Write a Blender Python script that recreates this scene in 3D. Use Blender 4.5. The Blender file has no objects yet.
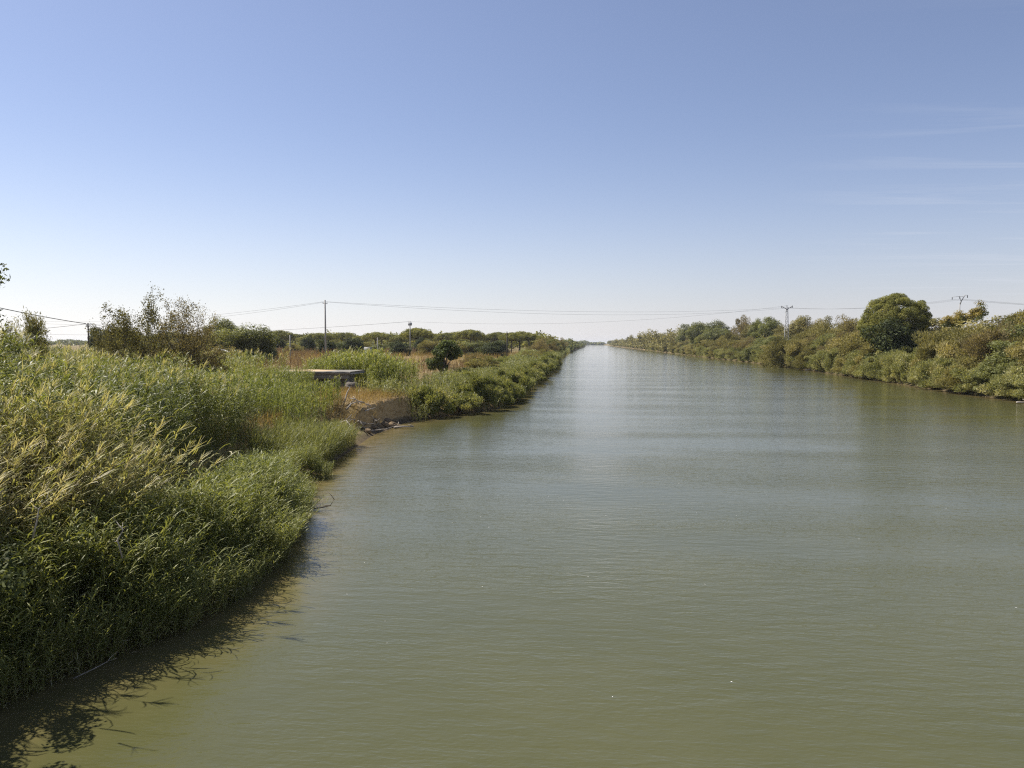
import bpy, math, numpy as np
from mathutils import Vector

sc = bpy.context.scene
COL = sc.collection
RAD = math.radians

# ------------------------------------------------------------------ camera
CAM_Z = 7.0
FPX, YAW, PITCH = 760.0, math.atan(78 / 760), math.atan(41 / 760)
cam = bpy.data.cameras.new('camera')
cam.sensor_width = 36.0
cam.lens = FPX / 1024 * 36
cam.clip_end = 20000
cam_o = bpy.data.objects.new('camera', cam)
cam_o.location = (0, 0, CAM_Z)
cam_o.rotation_euler = (math.pi / 2 - PITCH, 0, YAW)
COL.objects.link(cam_o)
sc.camera = cam_o

_f = (-math.sin(YAW) * math.cos(PITCH), math.cos(YAW) * math.cos(PITCH), -math.sin(PITCH))
_r = (math.cos(YAW), math.sin(YAW), 0)
_u = (_r[1] * _f[2], -_r[0] * _f[2], _r[0] * _f[1] - _r[1] * _f[0])


def at(px, py, y):
    """Site survey helper: world point seen at a photo pixel, at distance y along the canal."""
    a, b = (px - 512) / FPX, -(py - 384) / FPX
    d = [_f[i] + a * _r[i] + b * _u[i] for i in range(3)]
    t = y / d[1]
    return (d[0] * t, y, CAM_Z + d[2] * t)


# ------------------------------------------------------------------ light
SUN_AZ, SUN_EL = RAD(66), RAD(53)          # azimuth measured from +Y towards -X
sdir = Vector((-math.sin(SUN_AZ) * math.cos(SUN_EL), math.cos(SUN_AZ) * math.cos(SUN_EL), math.sin(SUN_EL)))
sl = bpy.data.lights.new('sun', 'SUN')
sl.energy = 5.0
sl.angle = RAD(0.53)
sl.color = (1.0, 0.93, 0.82)
so = bpy.data.objects.new('sun', sl)
so.rotation_euler = (-sdir).to_track_quat('-Z', 'Y').to_euler()
so.location = (-60, 60, 80)
COL.objects.link(so)

world = bpy.data.worlds.new('World')
sc.world = world
world.use_nodes = True
nt = world.node_tree
nt.nodes.clear()
N, L = nt.nodes.new, nt.links.new


def wmath(op, a, b=None, clamp=False):
    n = N('ShaderNodeMath'); n.operation = op; n.use_clamp = clamp
    for i, v in enumerate((a, b)):
        if v is None: continue
        if isinstance(v, (int, float)): n.inputs[i].default_value = v
        else: L(v, n.inputs[i])
    return n.outputs[0]


sky = N('ShaderNodeTexSky')
sky.sky_type = 'NISHITA'
sky.sun_disc = False
sky.sun_elevation = SUN_EL
sky.sun_rotation = -SUN_AZ
sky.altitude = 0
sky.air_density = 1.0
sky.dust_density = 0.5
sky.ozone_density = 3.4
hsv = N('ShaderNodeHueSaturation')
hsv.inputs['Saturation'].default_value = 0.8
hsv.inputs['Value'].default_value = 1.0
L(sky.outputs[0], hsv.inputs['Color'])
tcz = N('ShaderNodeTexCoord'); sz = N('ShaderNodeSeparateXYZ'); L(tcz.outputs['Generated'], sz.inputs[0])
hz_f = wmath('POWER', wmath('SUBTRACT', 1.0, wmath('MULTIPLY', wmath('MAXIMUM', sz.outputs[2], 0.0), 2.9, True), True), 3.0)
side = wmath('SUBTRACT', 0.0, sz.outputs[0])
hz_c = N('ShaderNodeMix'); hz_c.data_type = 'RGBA'
L(wmath('MULTIPLY', wmath('ADD', side, 0.25), 1.0, True), hz_c.inputs[0]); hz_c.inputs[6].default_value = (6.9, 6.7, 7.0, 1); hz_c.inputs[7].default_value = (11.0, 10.8, 10.6, 1)
tintm = N('ShaderNodeMix'); tintm.data_type = 'RGBA'; tintm.blend_type = 'MULTIPLY'; tintm.inputs[0].default_value = 1.0
L(hsv.outputs[0], tintm.inputs[6]); tintm.inputs[7].default_value = (.985, .98, 1.10, 1)
hz_m = N('ShaderNodeMix'); hz_m.data_type = 'RGBA'
L(wmath('MULTIPLY', hz_f, .8), hz_m.inputs[0]); L(tintm.outputs[2], hz_m.inputs[6]); L(hz_c.outputs[2], hz_m.inputs[7])
# thin cirrus high in the air, on the pine side
tc = N('ShaderNodeTexCoord')
sx = N('ShaderNodeSeparateXYZ'); L(tc.outputs['Generated'], sx.inputs[0])
zz = wmath('MAXIMUM', sx.outputs[2], 0.02)
cu = wmath('DIVIDE', sx.outputs[0], zz); cv = wmath('DIVIDE', sx.outputs[1], zz)
cx = N('ShaderNodeCombineXYZ'); L(cu, cx.inputs[0]); L(cv, cx.inputs[1])
mp = N('ShaderNodeMapping'); mp.inputs['Rotation'].default_value = (0, 0, RAD(-24)); mp.inputs['Scale'].default_value = (0.28, 1.5, 1)
L(cx.outputs[0], mp.inputs[0])
cn = N('ShaderNodeTexNoise'); cn.inputs['Scale'].default_value = 1.0; cn.inputs['Detail'].default_value = 7; cn.inputs['Roughness'].default_value = 0.6
cn.inputs['Distortion'].default_value = 0.6
L(mp.outputs[0], cn.inputs[0])
cr = N('ShaderNodeValToRGB'); cr.color_ramp.elements[0].position = 0.52; cr.color_ramp.elements[1].position = 0.78
L(cn.outputs[0], cr.inputs[0])
az = wmath('MULTIPLY', wmath('SUBTRACT', sx.outputs[0], 0.22), 3.0, True)
fz = wmath('MULTIPLY', wmath('SUBTRACT', 0.42, sx.outputs[2]), 4.0, True)
cf = wmath('MULTIPLY', wmath('MULTIPLY', az, fz), wmath('MULTIPLY', cr.outputs[0], 0.75))
mx = N('ShaderNodeMix'); mx.data_type = 'RGBA'
L(cf, mx.inputs[0]); L(hz_m.outputs[2], mx.inputs[6]); mx.inputs[7].default_value = (6.5, 6.8, 7.6, 1)
bg = N('ShaderNodeBackground'); bg.inputs['Strength'].default_value = 0.0645
L(mx.outputs[2], bg.inputs['Color'])
wo = N('ShaderNodeOutputWorld'); L(bg.outputs[0], wo.inputs['Surface'])

sc.view_settings.view_transform = 'Standard'
sc.view_settings.look = 'None'
sc.view_settings.exposure = 0.78
sc.view_settings.gamma = 1.0
sc.view_settings.use_curve_mapping = False
cy = sc.cycles
cy.max_bounces = 8; cy.diffuse_bounces = 4; cy.glossy_bounces = 3; cy.transmission_bounces = 6
cy.transparent_max_bounces = 6; cy.volume_bounces = 0
cy.caustics_reflective = False; cy.caustics_refractive = False
cy.use_denoising = False
cy.filter_width = 1.2
cy.use_adaptive_sampling = False
cy.sample_clamp_indirect = 6.0


# ------------------------------------------------------------------ materials
class MatB:
    def __init__(self, name):
        self.m = bpy.data.materials.new(name); self.m.use_nodes = True
        self.t = self.m.node_tree; self.t.nodes.clear()
        self.out = self.n('ShaderNodeOutputMaterial')

    def n(self, typ, **kw):
        nd = self.t.nodes.new(typ)
        for k, v in kw.items(): setattr(nd, k, v)
        return nd

    def l(self, a, b): self.t.links.new(a, b)

    def noise(self, scale, detail=4, rough=0.55, vec=None, dist=0.0):
        nd = self.n('ShaderNodeTexNoise')
        nd.inputs['Scale'].default_value = scale; nd.inputs['Detail'].default_value = detail
        nd.inputs['Roughness'].default_value = rough; nd.inputs['Distortion'].default_value = dist
        if vec is not None: self.l(vec, nd.inputs[0])
        return nd.outputs[0]

    def coord(self, scale=(1, 1, 1), rot=0.0, kind='Object'):
        c = self.n('ShaderNodeTexCoord'); m = self.n('ShaderNodeMapping')
        m.inputs['Scale'].default_value = scale; m.inputs['Rotation'].default_value = (0, 0, rot)
        self.l(c.outputs[kind], m.inputs[0]); return m.outputs[0]

    def ramp(self, fac, stops):
        r = self.n('ShaderNodeValToRGB'); e = r.color_ramp.elements
        while len(e) > 1: e.remove(e[-1])
        e[0].position = stops[0][0]; e[0].color = (*stops[0][1], 1)
        for p, c in stops[1:]:
            x = e.new(p); x.color = (*c, 1)
        self.l(fac, r.inputs[0]); return r.outputs[0]

    def math(self, op, a, b=None, clamp=False):
        n = self.n('ShaderNodeMath', operation=op, use_clamp=clamp)
        for i, v in enumerate((a, b)):
            if v is None: continue
            if isinstance(v, (int, float)): n.inputs[i].default_value = v
            else: self.l(v, n.inputs[i])
        return n.outputs[0]

    def mix(self, fac, a, b):
        n = self.n('ShaderNodeMix', data_type='RGBA')
        for i, v in ((0, fac), (6, a), (7, b)):
            if isinstance(v, (int, float)): n.inputs[i].default_value = v
            elif isinstance(v, tuple): n.inputs[i].default_value = (*v, 1)
            else: self.l(v, n.inputs[i])
        return n.outputs[2]

    def principled(self, col, rough=0.8, spec=0.3, bump=None, bump_s=0.3, bump_d=0.05):
        p = self.n('ShaderNodeBsdfPrincipled')
        if isinstance(col, tuple): p.inputs['Base Color'].default_value = (*col, 1)
        else: self.l(col, p.inputs['Base Color'])
        p.inputs['Roughness'].default_value = rough
        p.inputs['Specular IOR Level'].default_value = spec
        if bump is not None:
            b = self.n('ShaderNodeBump'); b.inputs['Strength'].default_value = bump_s; b.inputs['Distance'].default_value = bump_d
            self.l(bump, b.inputs['Height']); self.l(b.outputs[0], p.inputs['Normal'])
        return p

    def done(self, sh):
        self.l(sh.outputs[0], self.out.inputs['Surface']); return self.m


def foliage(name, stops, trans=0.35, rough=0.55, spec=0.25, objvar=0.12):
    b = MatB(name)
    a = b.n('ShaderNodeAttribute', attribute_name='tint')
    oi = b.n('ShaderNodeObjectInfo')
    f = b.math('ADD', a.outputs['Fac'], b.math('MULTIPLY', b.math('SUBTRACT', oi.outputs['Random'], 0.5), objvar * 2))
    col = b.ramp(f, stops)
    p = b.principled(col, rough, spec)
    t = b.n('ShaderNodeBsdfTranslucent')
    g = b.n('ShaderNodeMix', data_type='RGBA', blend_type='MULTIPLY')
    g.inputs[0].default_value = 1; b.l(col, g.inputs[6]); g.inputs[7].default_value = (1.25, 1.2, 0.6, 1)
    b.l(g.outputs[2], t.inputs['Color'])
    m = b.n('ShaderNodeMixShader'); m.inputs[0].default_value = trans
    b.l(p.outputs[0], m.inputs[1]); b.l(t.outputs[0], m.inputs[2])
    return b.done(m)


def G(*hexes):
    """evenly spaced linear colours"""
    n = len(hexes)
    return [(i / (n - 1), c) for i, c in enumerate(hexes)]


M = {}
M['reed'] = foliage('reed_leaf', [(0, (.06, .078, .024)), (.3, (.15, .175, .05)), (.58, (.25, .265, .082)), (.8, (.34, .33, .13)), (1, (.48, .43, .27))], .38, .5, .25, 0)
M['reed_bright'] = foliage('giant_reed_leaf', [(0, (.08, .10, .03)), (.4, (.19, .22, .065)), (.75, (.32, .33, .10)), (1, (.44, .40, .19))], .45, .5, .3, 0)
M['grass'] = foliage('marsh_grass_leaf', [(0, (.08, .095, .03)), (.4, (.19, .205, .07)), (.7, (.30, .295, .12)), (1, (.42, .36, .19))], .4, .5, .3, 0)
M['dry'] = foliage('dry_grass_blade', [(0, (.18, .13, .06)), (.4, (.36, .255, .11)), (.8, (.5, .375, .18)), (1, (.56, .46, .27))], .3, .7, .1, 0)
M['rust'] = foliage('dock_stalk', [(0, (.15, .10, .065)), (.5, (.30, .205, .125)), (1, (.46, .35, .21))], .2, .8, .1, 0)
M['olive'] = foliage('tamarisk_leaf', [(0, (.085, .082, .032)), (.4, (.195, .18, .072)), (.75, (.31, .275, .115)), (1, (.40, .34, .16))], .3, .7, .12)
M['brown'] = foliage('dry_shrub_leaf', [(0, (.075, .062, .034)), (.5, (.19, .158, .085)), (1, (.32, .26, .14))], .4, .75, .1)
M['pale'] = foliage('cane_leaf', [(0, (.095, .10, .038)), (.4, (.225, .235, .095)), (.75, (.35, .34, .155)), (1, (.46, .43, .25))], .35, .6, .2)
M['green'] = foliage('poplar_leaf', [(0, (.065, .075, .028)), (.5, (.155, .17, .06)), (1, (.27, .275, .11))], .42, .55, .25)
M['dark'] = foliage('oak_leaf', [(0, (.024, .032, .012)), (.5, (.065, .08, .03)), (1, (.13, .15, .055))], .28, .65, .12)
M['lone'] = foliage('fig_leaf', [(0, (.03, .045, .014)), (.5, (.08, .105, .034)), (1, (.15, .18, .06))], .35, .6, .15)
M['olvdark'] = foliage('poplar_scrub_leaf', [(0, (.05, .048, .022)), (.5, (.115, .108, .048)), (1, (.2, .18, .085))], .35, .7, .1)
M['pine'] = foliage('pine_needles', [(0, (.065, .07, .022)), (.5, (.19, .195, .055)), (1, (.33, .31, .10))], .35, .7, .1)
M['yellow'] = foliage('yellowing_leaf', [(0, (.10, .09, .02)), (.5, (.32, .25, .06)), (1, (.5, .4, .14))], .3, .6, .2)


def bark(name, c1, c2, scale=18):
    b = MatB(name); v = b.coord((1, 1, .25)); n = b.noise(scale, 6, .65, v)
    return b.done(b.principled(b.mix(n, c1, c2), .9, .15, n, .6, .02))


M['bark'] = bark('bark', (.05, .038, .028), (.15, .12, .095))
M['deadwood'] = bark('bleached_wood', (.20, .175, .15), (.55, .50, .44))
M['polewood'] = bark('pole_timber', (.05, .042, .035), (.13, .11, .09))
M['concrete_pole'] = bark('pole_concrete', (.26, .25, .235), (.42, .40, .37), 9)
M['steel'] = bark('galvanised_steel', (.26, .265, .27), (.42, .425, .43), 6)
_b = MatB('insulator_glass'); M['insul'] = _b.done(_b.principled((.05, .05, .055), .25, .5))
_b = MatB('cable_sheath'); M['cable'] = _b.done(_b.principled(_b.mix(_b.noise(3), (.06, .06, .065), (.11, .11, .115)), .6, .3))
_b = MatB('white_enamel'); _n = _b.noise(5, 5); M['white'] = _b.done(_b.principled(_b.mix(_n, (.62, .62, .60), (.78, .78, .76)), .5, .4))
_b = MatB('board_paint'); _n = _b.noise(5, 5); M['boardpaint'] = _b.done(_b.principled(_b.mix(_n, (.28, .275, .27), (.38, .37, .36)), .6, .3))
_b = MatB('grey_panel'); M['greypanel'] = _b.done(_b.principled(_b.mix(_b.noise(9), (.20, .19, .185), (.28, .265, .26)), .6, .3))
_b = MatB('concrete'); _n = _b.noise(2.2, 9, .7); _n2 = _b.noise(14, 6, .6)
M['concrete'] = _b.done(_b.principled(_b.mix(_n2, _b.ramp(_n, [(.36, (.06, .056, .05)), (.48, (.20, .19, .175)), (.62, (.33, .32, .295))]), (.18, .172, .155)), .92, .15, _n2, .5, .03))
_b = MatB('rubble'); _n = _b.noise(4, 8, .7); M['rubble'] = _b.done(_b.principled(_b.mix(_n, (.07, .062, .05), (.2, .18, .155)), .95, .1, _n, .8, .08))
_b = MatB('clod_earth'); _n = _b.noise(5, 8, .7); M['earth'] = _b.done(_b.principled(_b.mix(_n, (.12, .085, .052), (.3, .225, .14)), .95, .1, _n, .8, .06))
_b = MatB('sand_dust'); _n = _b.noise(3, 8, .65); M['sand'] = _b.done(_b.principled(_b.ramp(_n, [(.3, (.34, .24, .14)), (.7, (.52, .42, .29))]), .95, .1, _n, .5, .05))
_b = MatB('roof_sheet'); M['roofsheet'] = _b.done(_b.principled(_b.mix(_b.noise(1.5, 5), (.36, .36, .35), (.5, .5, .48)), .6, .3))
_b = MatB('shed_wall'); M['shedwall'] = _b.done(_b.principled(_b.mix(_b.noise(2.5, 5), (.22, .19, .16), (.34, .3, .26)), .85, .2))

# ground: soil, dry grass thatch, damp mud at the waterline
b = MatB('ground')
v = b.coord()
n1 = b.noise(.07, 5, .6, v); n2 = b.noise(.9, 7, .65, v); n3 = b.noise(9, 6, .7, v)
dryc = b.ramp(n2, [(.25, (.10, .075, .042)), (.45, (.20, .145, .075)), (.6, (.30, .22, .115)), (.78, (.42, .32, .18))])
grc = b.ramp(n2, [(.3, (.05, .06, .022)), (.7, (.15, .145, .06))])
base = b.mix(b.ramp(n1, [(.42, (0, 0, 0)), (.6, (1, 1, 1))]), dryc, grc)
base = b.mix(b.math('MULTIPLY', n3, .5), base, (.16, .12, .07))
gm = b.n('ShaderNodeNewGeometry'); sp = b.n('ShaderNodeSeparateXYZ'); b.l(gm.outputs['Position'], sp.inputs[0])
wet = b.math('SUBTRACT', 1.0, b.math('MULTIPLY', sp.outputs[2], 2.2, True), True)
mud = b.ramp(n2, [(.3, (.055, .042, .026)), (.7, (.12, .09, .055))])
# bare cut earth on steep faces
sn = b.n('ShaderNodeSeparateXYZ'); b.l(gm.outputs['True Normal'], sn.inputs[0])
steep = b.math('MULTIPLY', b.math('SUBTRACT', .82, sn.outputs[2]), 6, True)
earth = b.ramp(b.noise(1.4, 8, .7, b.coord((1, 1, 3.5))), [(.3, (.24, .155, .07)), (.5, (.42, .285, .13)), (.7, (.54, .39, .2))])
base = b.mix(steep, base, earth)
base = b.mix(wet, base, mud)
M['ground'] = b.done(b.principled(base, .95, .1, n3, .7, .06))

# water: turbid green-brown canal, wind ripples in lanes
b = MatB('water')
geo = b.n('ShaderNodeNewGeometry')
v1 = b.coord((.55, 1.75, 1), RAD(-9)); v2 = b.coord((1.5, 3.4, 1), RAD(12)); v3 = b.coord((.05, .28, 1), RAD(-5))
lane = b.noise(.16, 3, .5, b.coord((.22, 1.0, 1), RAD(4)))
w1 = b.noise(1.7, 3, .5, v1, .3); w2 = b.noise(3.4, 3, .55, v2, .2); w3 = b.noise(1.0, 2, .5, v3)
lanef = b.ramp(lane, [(.36, (.42, .42, .42)), (.66, (1, 1, 1))])
hgt = b.math('ADD', b.math('MULTIPLY', w1, .8), b.math('ADD', b.math('MULTIPLY', w2, .30), b.math('MULTIPLY', w3, .08)))
hgt = b.math('MULTIPLY', hgt, lanef)
at_d = b.n('ShaderNodeAttribute', attribute_name='shallow')
murk = b.noise(.12, 5, .6, b.coord())
deep = b.ramp(murk, [(.3, (.064, .066, .026)), (.7, (.078, .078, .033))])
shal = b.ramp(b.noise(1.3, 6, .6, b.coord()), [(.35, (.115, .095, .035)), (.65, (.18, .135, .06))])
wc = b.mix(at_d.outputs['Fac'], deep, shal)
p = b.principled(wc, .06, .5, hgt, .40, .14)
p.inputs['IOR'].default_value = 1.333
M['water'] = b.done(p)


# ------------------------------------------------------------------ mesh helpers
def prop(o, label=None, cat=None, group=None, kind=None):
    if label: o['label'] = label
    if cat: o['category'] = cat
    if group: o['group'] = group
    if kind: o['kind'] = kind
    return o


def mesh_np(name, V, F, mat, tint=None, smooth=False):
    V = np.asarray(V, np.float32); F = np.asarray(F, np.int32)
    me = bpy.data.meshes.new(name)
    nv, (nf, k) = len(V), F.shape
    me.vertices.add(nv); me.vertices.foreach_set('co', V.ravel())
    me.loops.add(nf * k); me.loops.foreach_set('vertex_index', F.ravel())
    me.polygons.add(nf)
    me.polygons.foreach_set('loop_start', np.arange(0, nf * k, k, dtype=np.int32))
    if smooth: me.polygons.foreach_set('use_smooth', np.ones(nf, bool))
    me.update(calc_edges=True)
    if tint is not None:
        a = me.attributes.new('tint', 'FLOAT', 'FACE'); a.data.foreach_set('value', np.asarray(tint, np.float32))
    me.materials.append(mat)
    return me


def obj(name, me, parent=None, loc=None):
    o = bpy.data.objects.new(name, me); COL.objects.link(o)
    if parent is not None: o.parent = parent
    if loc is not None: o.location = loc
    return o


def empty(name, loc, rz=0.0, label=None, cat=None, group=None, scale=None):
    o = bpy.data.objects.new(name, None); COL.objects.link(o)
    o.location = loc; o.rotation_euler = (0, 0, rz); o.empty_display_size = .3
    if scale is not None: o.scale = scale
    return prop(o, label, cat, group)


class Geo:
    def __init__(s): s.V, s.F, s.n = [], [], 0

    def add(s, V, F):
        V = np.asarray(V, float); s.V.append(V); s.F.append(np.asarray(F, int) + s.n); s.n += len(V)

    def tube(s, pts, rad, sides=6, cap=True):
        pts = np.asarray(pts, float); n = len(pts)
        rad = np.full(n, rad) if np.isscalar(rad) else np.asarray(rad, float)
        V = []
        for i in range(n):
            d = pts[min(i + 1, n - 1)] - pts[max(i - 1, 0)]; d = d / (np.linalg.norm(d) + 1e-9)
            a = np.array([0, 0, 1.]) if abs(d[2]) < .8 else np.array([1., 0, 0])
            e1 = np.cross(d, a); e1 /= np.linalg.norm(e1); e2 = np.cross(d, e1)
            for k in range(sides):
                t = 2 * math.pi * k / sides
                V.append(pts[i] + rad[i] * (math.cos(t) * e1 + math.sin(t) * e2))
        F = [[i * sides + k, i * sides + (k + 1) % sides, (i + 1) * sides + (k + 1) % sides, (i + 1) * sides + k] for i in range(n - 1) for k in range(sides)]
        if cap:
            c0, c1 = len(V), len(V) + 1
            V += [pts[0], pts[-1]]
            for k in range(0, sides, 2):
                F.append([c0, (k + 2) % sides, (k + 1) % sides, k])
                q = (n - 1) * sides
                F.append([c1, q + k, q + (k + 1) % sides, q + (k + 2) % sides])
        s.add(V, F)

    def box(s, lo, hi, rz=0.0, piv=(0, 0)):
        x0, y0, z0 = lo; x1, y1, z1 = hi
        V = np.array([[x, y, z] for z in (z0, z1) for x, y in ((x0, y0), (x1, y0), (x1, y1), (x0, y1))], float)
        s.add(V, [[3, 2, 1, 0], [4, 5, 6, 7], [0, 1, 5, 4], [1, 2, 6, 5], [2, 3, 7, 6], [3, 0, 4, 7]])

    def mesh(s, name, mat, smooth=False):
        return mesh_np(name, np.vstack(s.V), np.vstack(s.F), mat, None, smooth)


# ------------------------------------------------------------------ terrain
XLy = np.array([-150, 0, 10, 13, 15, 17, 19.6, 23.4, 30.6, 34.8, 42, 46, 55, 64, 69.6, 75, 81, 102, 166, 213, 356, 668, 1340, 2600, 9000.])
XLx = np.array([-12.8, -12.7, -12.5, -12.0, -11.5, -10.6, -10.2, -10.7, -12.5, -13.9, -14.9, -15.3, -16.3, -16.2, -14.9, -12.2, -9.8, -9.5, -9.9, -10.6, -13.5, -16, -12, -12, -12.])
XRy = np.array([-150, 60, 96, 108, 139, 173, 229, 303, 388, 676, 1077, 1792, 2600, 9000.])
XRx = np.array([50, 51, 51.6, 51.2, 53.2, 54.8, 57.6, 57.6, 56, 55, 50, 47, 46, 46.])


def XL(y): return np.interp(y, XLy, XLx)
def XR(y): return np.interp(y, XRy, XRx)


def vnoise(x, y, seed=0):
    h = lambda a, b: np.modf(np.abs(np.sin(a * 127.1 + b * 311.7 + seed * 74.7) * 43758.5453))[0]
    xi, yi = np.floor(x), np.floor(y); xf, yf = x - xi, y - yi
    u, v = xf * xf * (3 - 2 * xf), yf * yf * (3 - 2 * yf)
    return (h(xi, yi) * (1 - u) + h(xi + 1, yi) * u) * (1 - v) + (h(xi, yi + 1) * (1 - u) + h(xi + 1, yi + 1) * u) * v


def fbm(x, y, seed=0):
    return sum(vnoise(x * 2 ** k, y * 2 ** k, seed + k) / 2 ** (k + 1) for k in range(4))


P_NEAR = ([-40, -8, 0, .6, 3.4, 4.6, 7, 15, 60, 9000], [-2.6, -2.0, 0, .3, .6, 1.8, 2.3, 2.6, 3.0, 3.0])
P_CUT = ([-40, -8, 0, .7, 1.1, 1.45, 4, 12, 60, 9000], [-2.6, -1.6, 0, .22, .4, 1.9, 2.1, 2.6, 3.0, 3.0])
P_FAR = ([-40, -8, 0, .3, 2, 5, 15, 60, 9000], [-2.6, -2.0, 0, .4, .8, 1.5, 2.4, 3.0, 3.0])
P_RIGHT = ([-40, -8, 0, 1, 4, 10, 60, 9000], [-2.6, -2.2, 0, .6, 1.6, 2.3, 2.8, 2.8])


def height(x, y):
    x = np.asarray(x, float); y = np.asarray(y, float)
    wob = (fbm(x * .35, y * .35, 3) - .47) * 1.2
    s = XL(y) - x
    a = np.interp(s, *P_NEAR)
    c = np.interp(s + wob * .4 + (fbm(x * 1.1, y * 1.3, 61) - .47) * .9, *P_CUT)
    d = np.interp(s + wob * .35, *P_FAR)
    wc = np.clip((y - 55) / 3, 0, 1) * np.clip((71 - y) / 2.5, 0, 1)
    wf = np.clip((y - 68) / 3, 0, 1)
    hl = (a * (1 - wf) + d * wf) * (1 - wc) + c * wc
    sr = x - XR(y)
    hr = np.interp(sr + wob * .4, *P_RIGHT)
    h = np.where(x < (XL(y) + XR(y)) / 2, hl, hr)
    amp = np.clip(h, 0, 1)
    return h + amp * ((fbm(x * .12, y * .12, 9) - .47) * .7 + (fbm(x * .9, y * .9, 5) - .47) * .16)


def steps(a, b, d0, g):
    out, v, d = [], a, d0
    while v < b:
        out.append(v); v += d; d *= g
    return out


xs = sorted(set(np.round(
    [-t for t in steps(26, 6000, .8, 1.10)] + list(np.arange(-26, -19.2, .4)) + list(np.arange(-19.2, -13.6, .17)) + list(np.arange(-13.6, -7.6, .4)) + list(np.arange(-7, 47, 6.0)) +
    list(np.arange(47, 64, 1.0)) + steps(64, 6000, 1.5, 1.13) + [-6000, 6000], 3)))
ys = sorted(set(np.round(
    [-t for t in steps(5, 160, 2, 1.2)] + list(np.arange(-4, 10, 2.)) + list(np.arange(10, 54, .8)) + list(np.arange(54, 72, .27)) + list(np.arange(72, 92, .8)) + steps(92, 8000, 1.2, 1.035) + [8000], 3)))
X, Yg = np.meshgrid(np.array(xs), np.array(ys))
Z = height(X, Yg)
nx, ny = len(xs), len(ys)
Vt = np.stack([X.ravel(), Yg.ravel(), Z.ravel()], 1)
ii, jj = np.meshgrid(np.arange(nx - 1), np.arange(ny - 1))
q = (jj * nx + ii).ravel()
Ft = np.stack([q, q + 1, q + nx + 1, q + nx], 1)
prop(obj('ground', mesh_np('ground', Vt, Ft, M['ground'], None, True)), 'dry grassy earth banks on both sides of the canal', 'ground', None, 'structure')

# water sheet follows the channel
yw = np.array(sorted(set(list(np.arange(-150, 0, 15.)) + list(np.arange(0, 90, 1.5)) + steps(90, 7500, 3, 1.06))))
cols = np.array([-5, -1.5, 0, .8, 1.6, 2.6, 4, 6, 9])
rows_v, sh = [], []
for yy in yw:
    xl, xr = XL(yy), XR(yy)
    row = [xl + c for c in cols] + [xl + 9 + (xr - xl - 18) * t for t in (.25, .5, .75)] + [xr - c for c in cols[::-1]]
    for i, x in enumerate(row):
        rows_v.append((x, yy, 0.0))
        e = min(x - xl, xr - x)
        sh.append(float(np.clip(1 - e / 3.2, 0, 1)))
nc = len(row)
ii, jj = np.meshgrid(np.arange(nc - 1), np.arange(len(yw) - 1)); q = (jj * nc + ii).ravel()
wm = mesh_np('water', rows_v, np.stack([q, q + 1, q + nc + 1, q + nc], 1), M['water'], None, True)
a_ = wm.attributes.new('shallow', 'FLOAT', 'POINT'); a_.data.foreach_set('value', np.array(sh, np.float32))
prop(obj('water', wm), 'wide murky green canal running straight to the horizon', 'water', None, 'structure')


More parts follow.
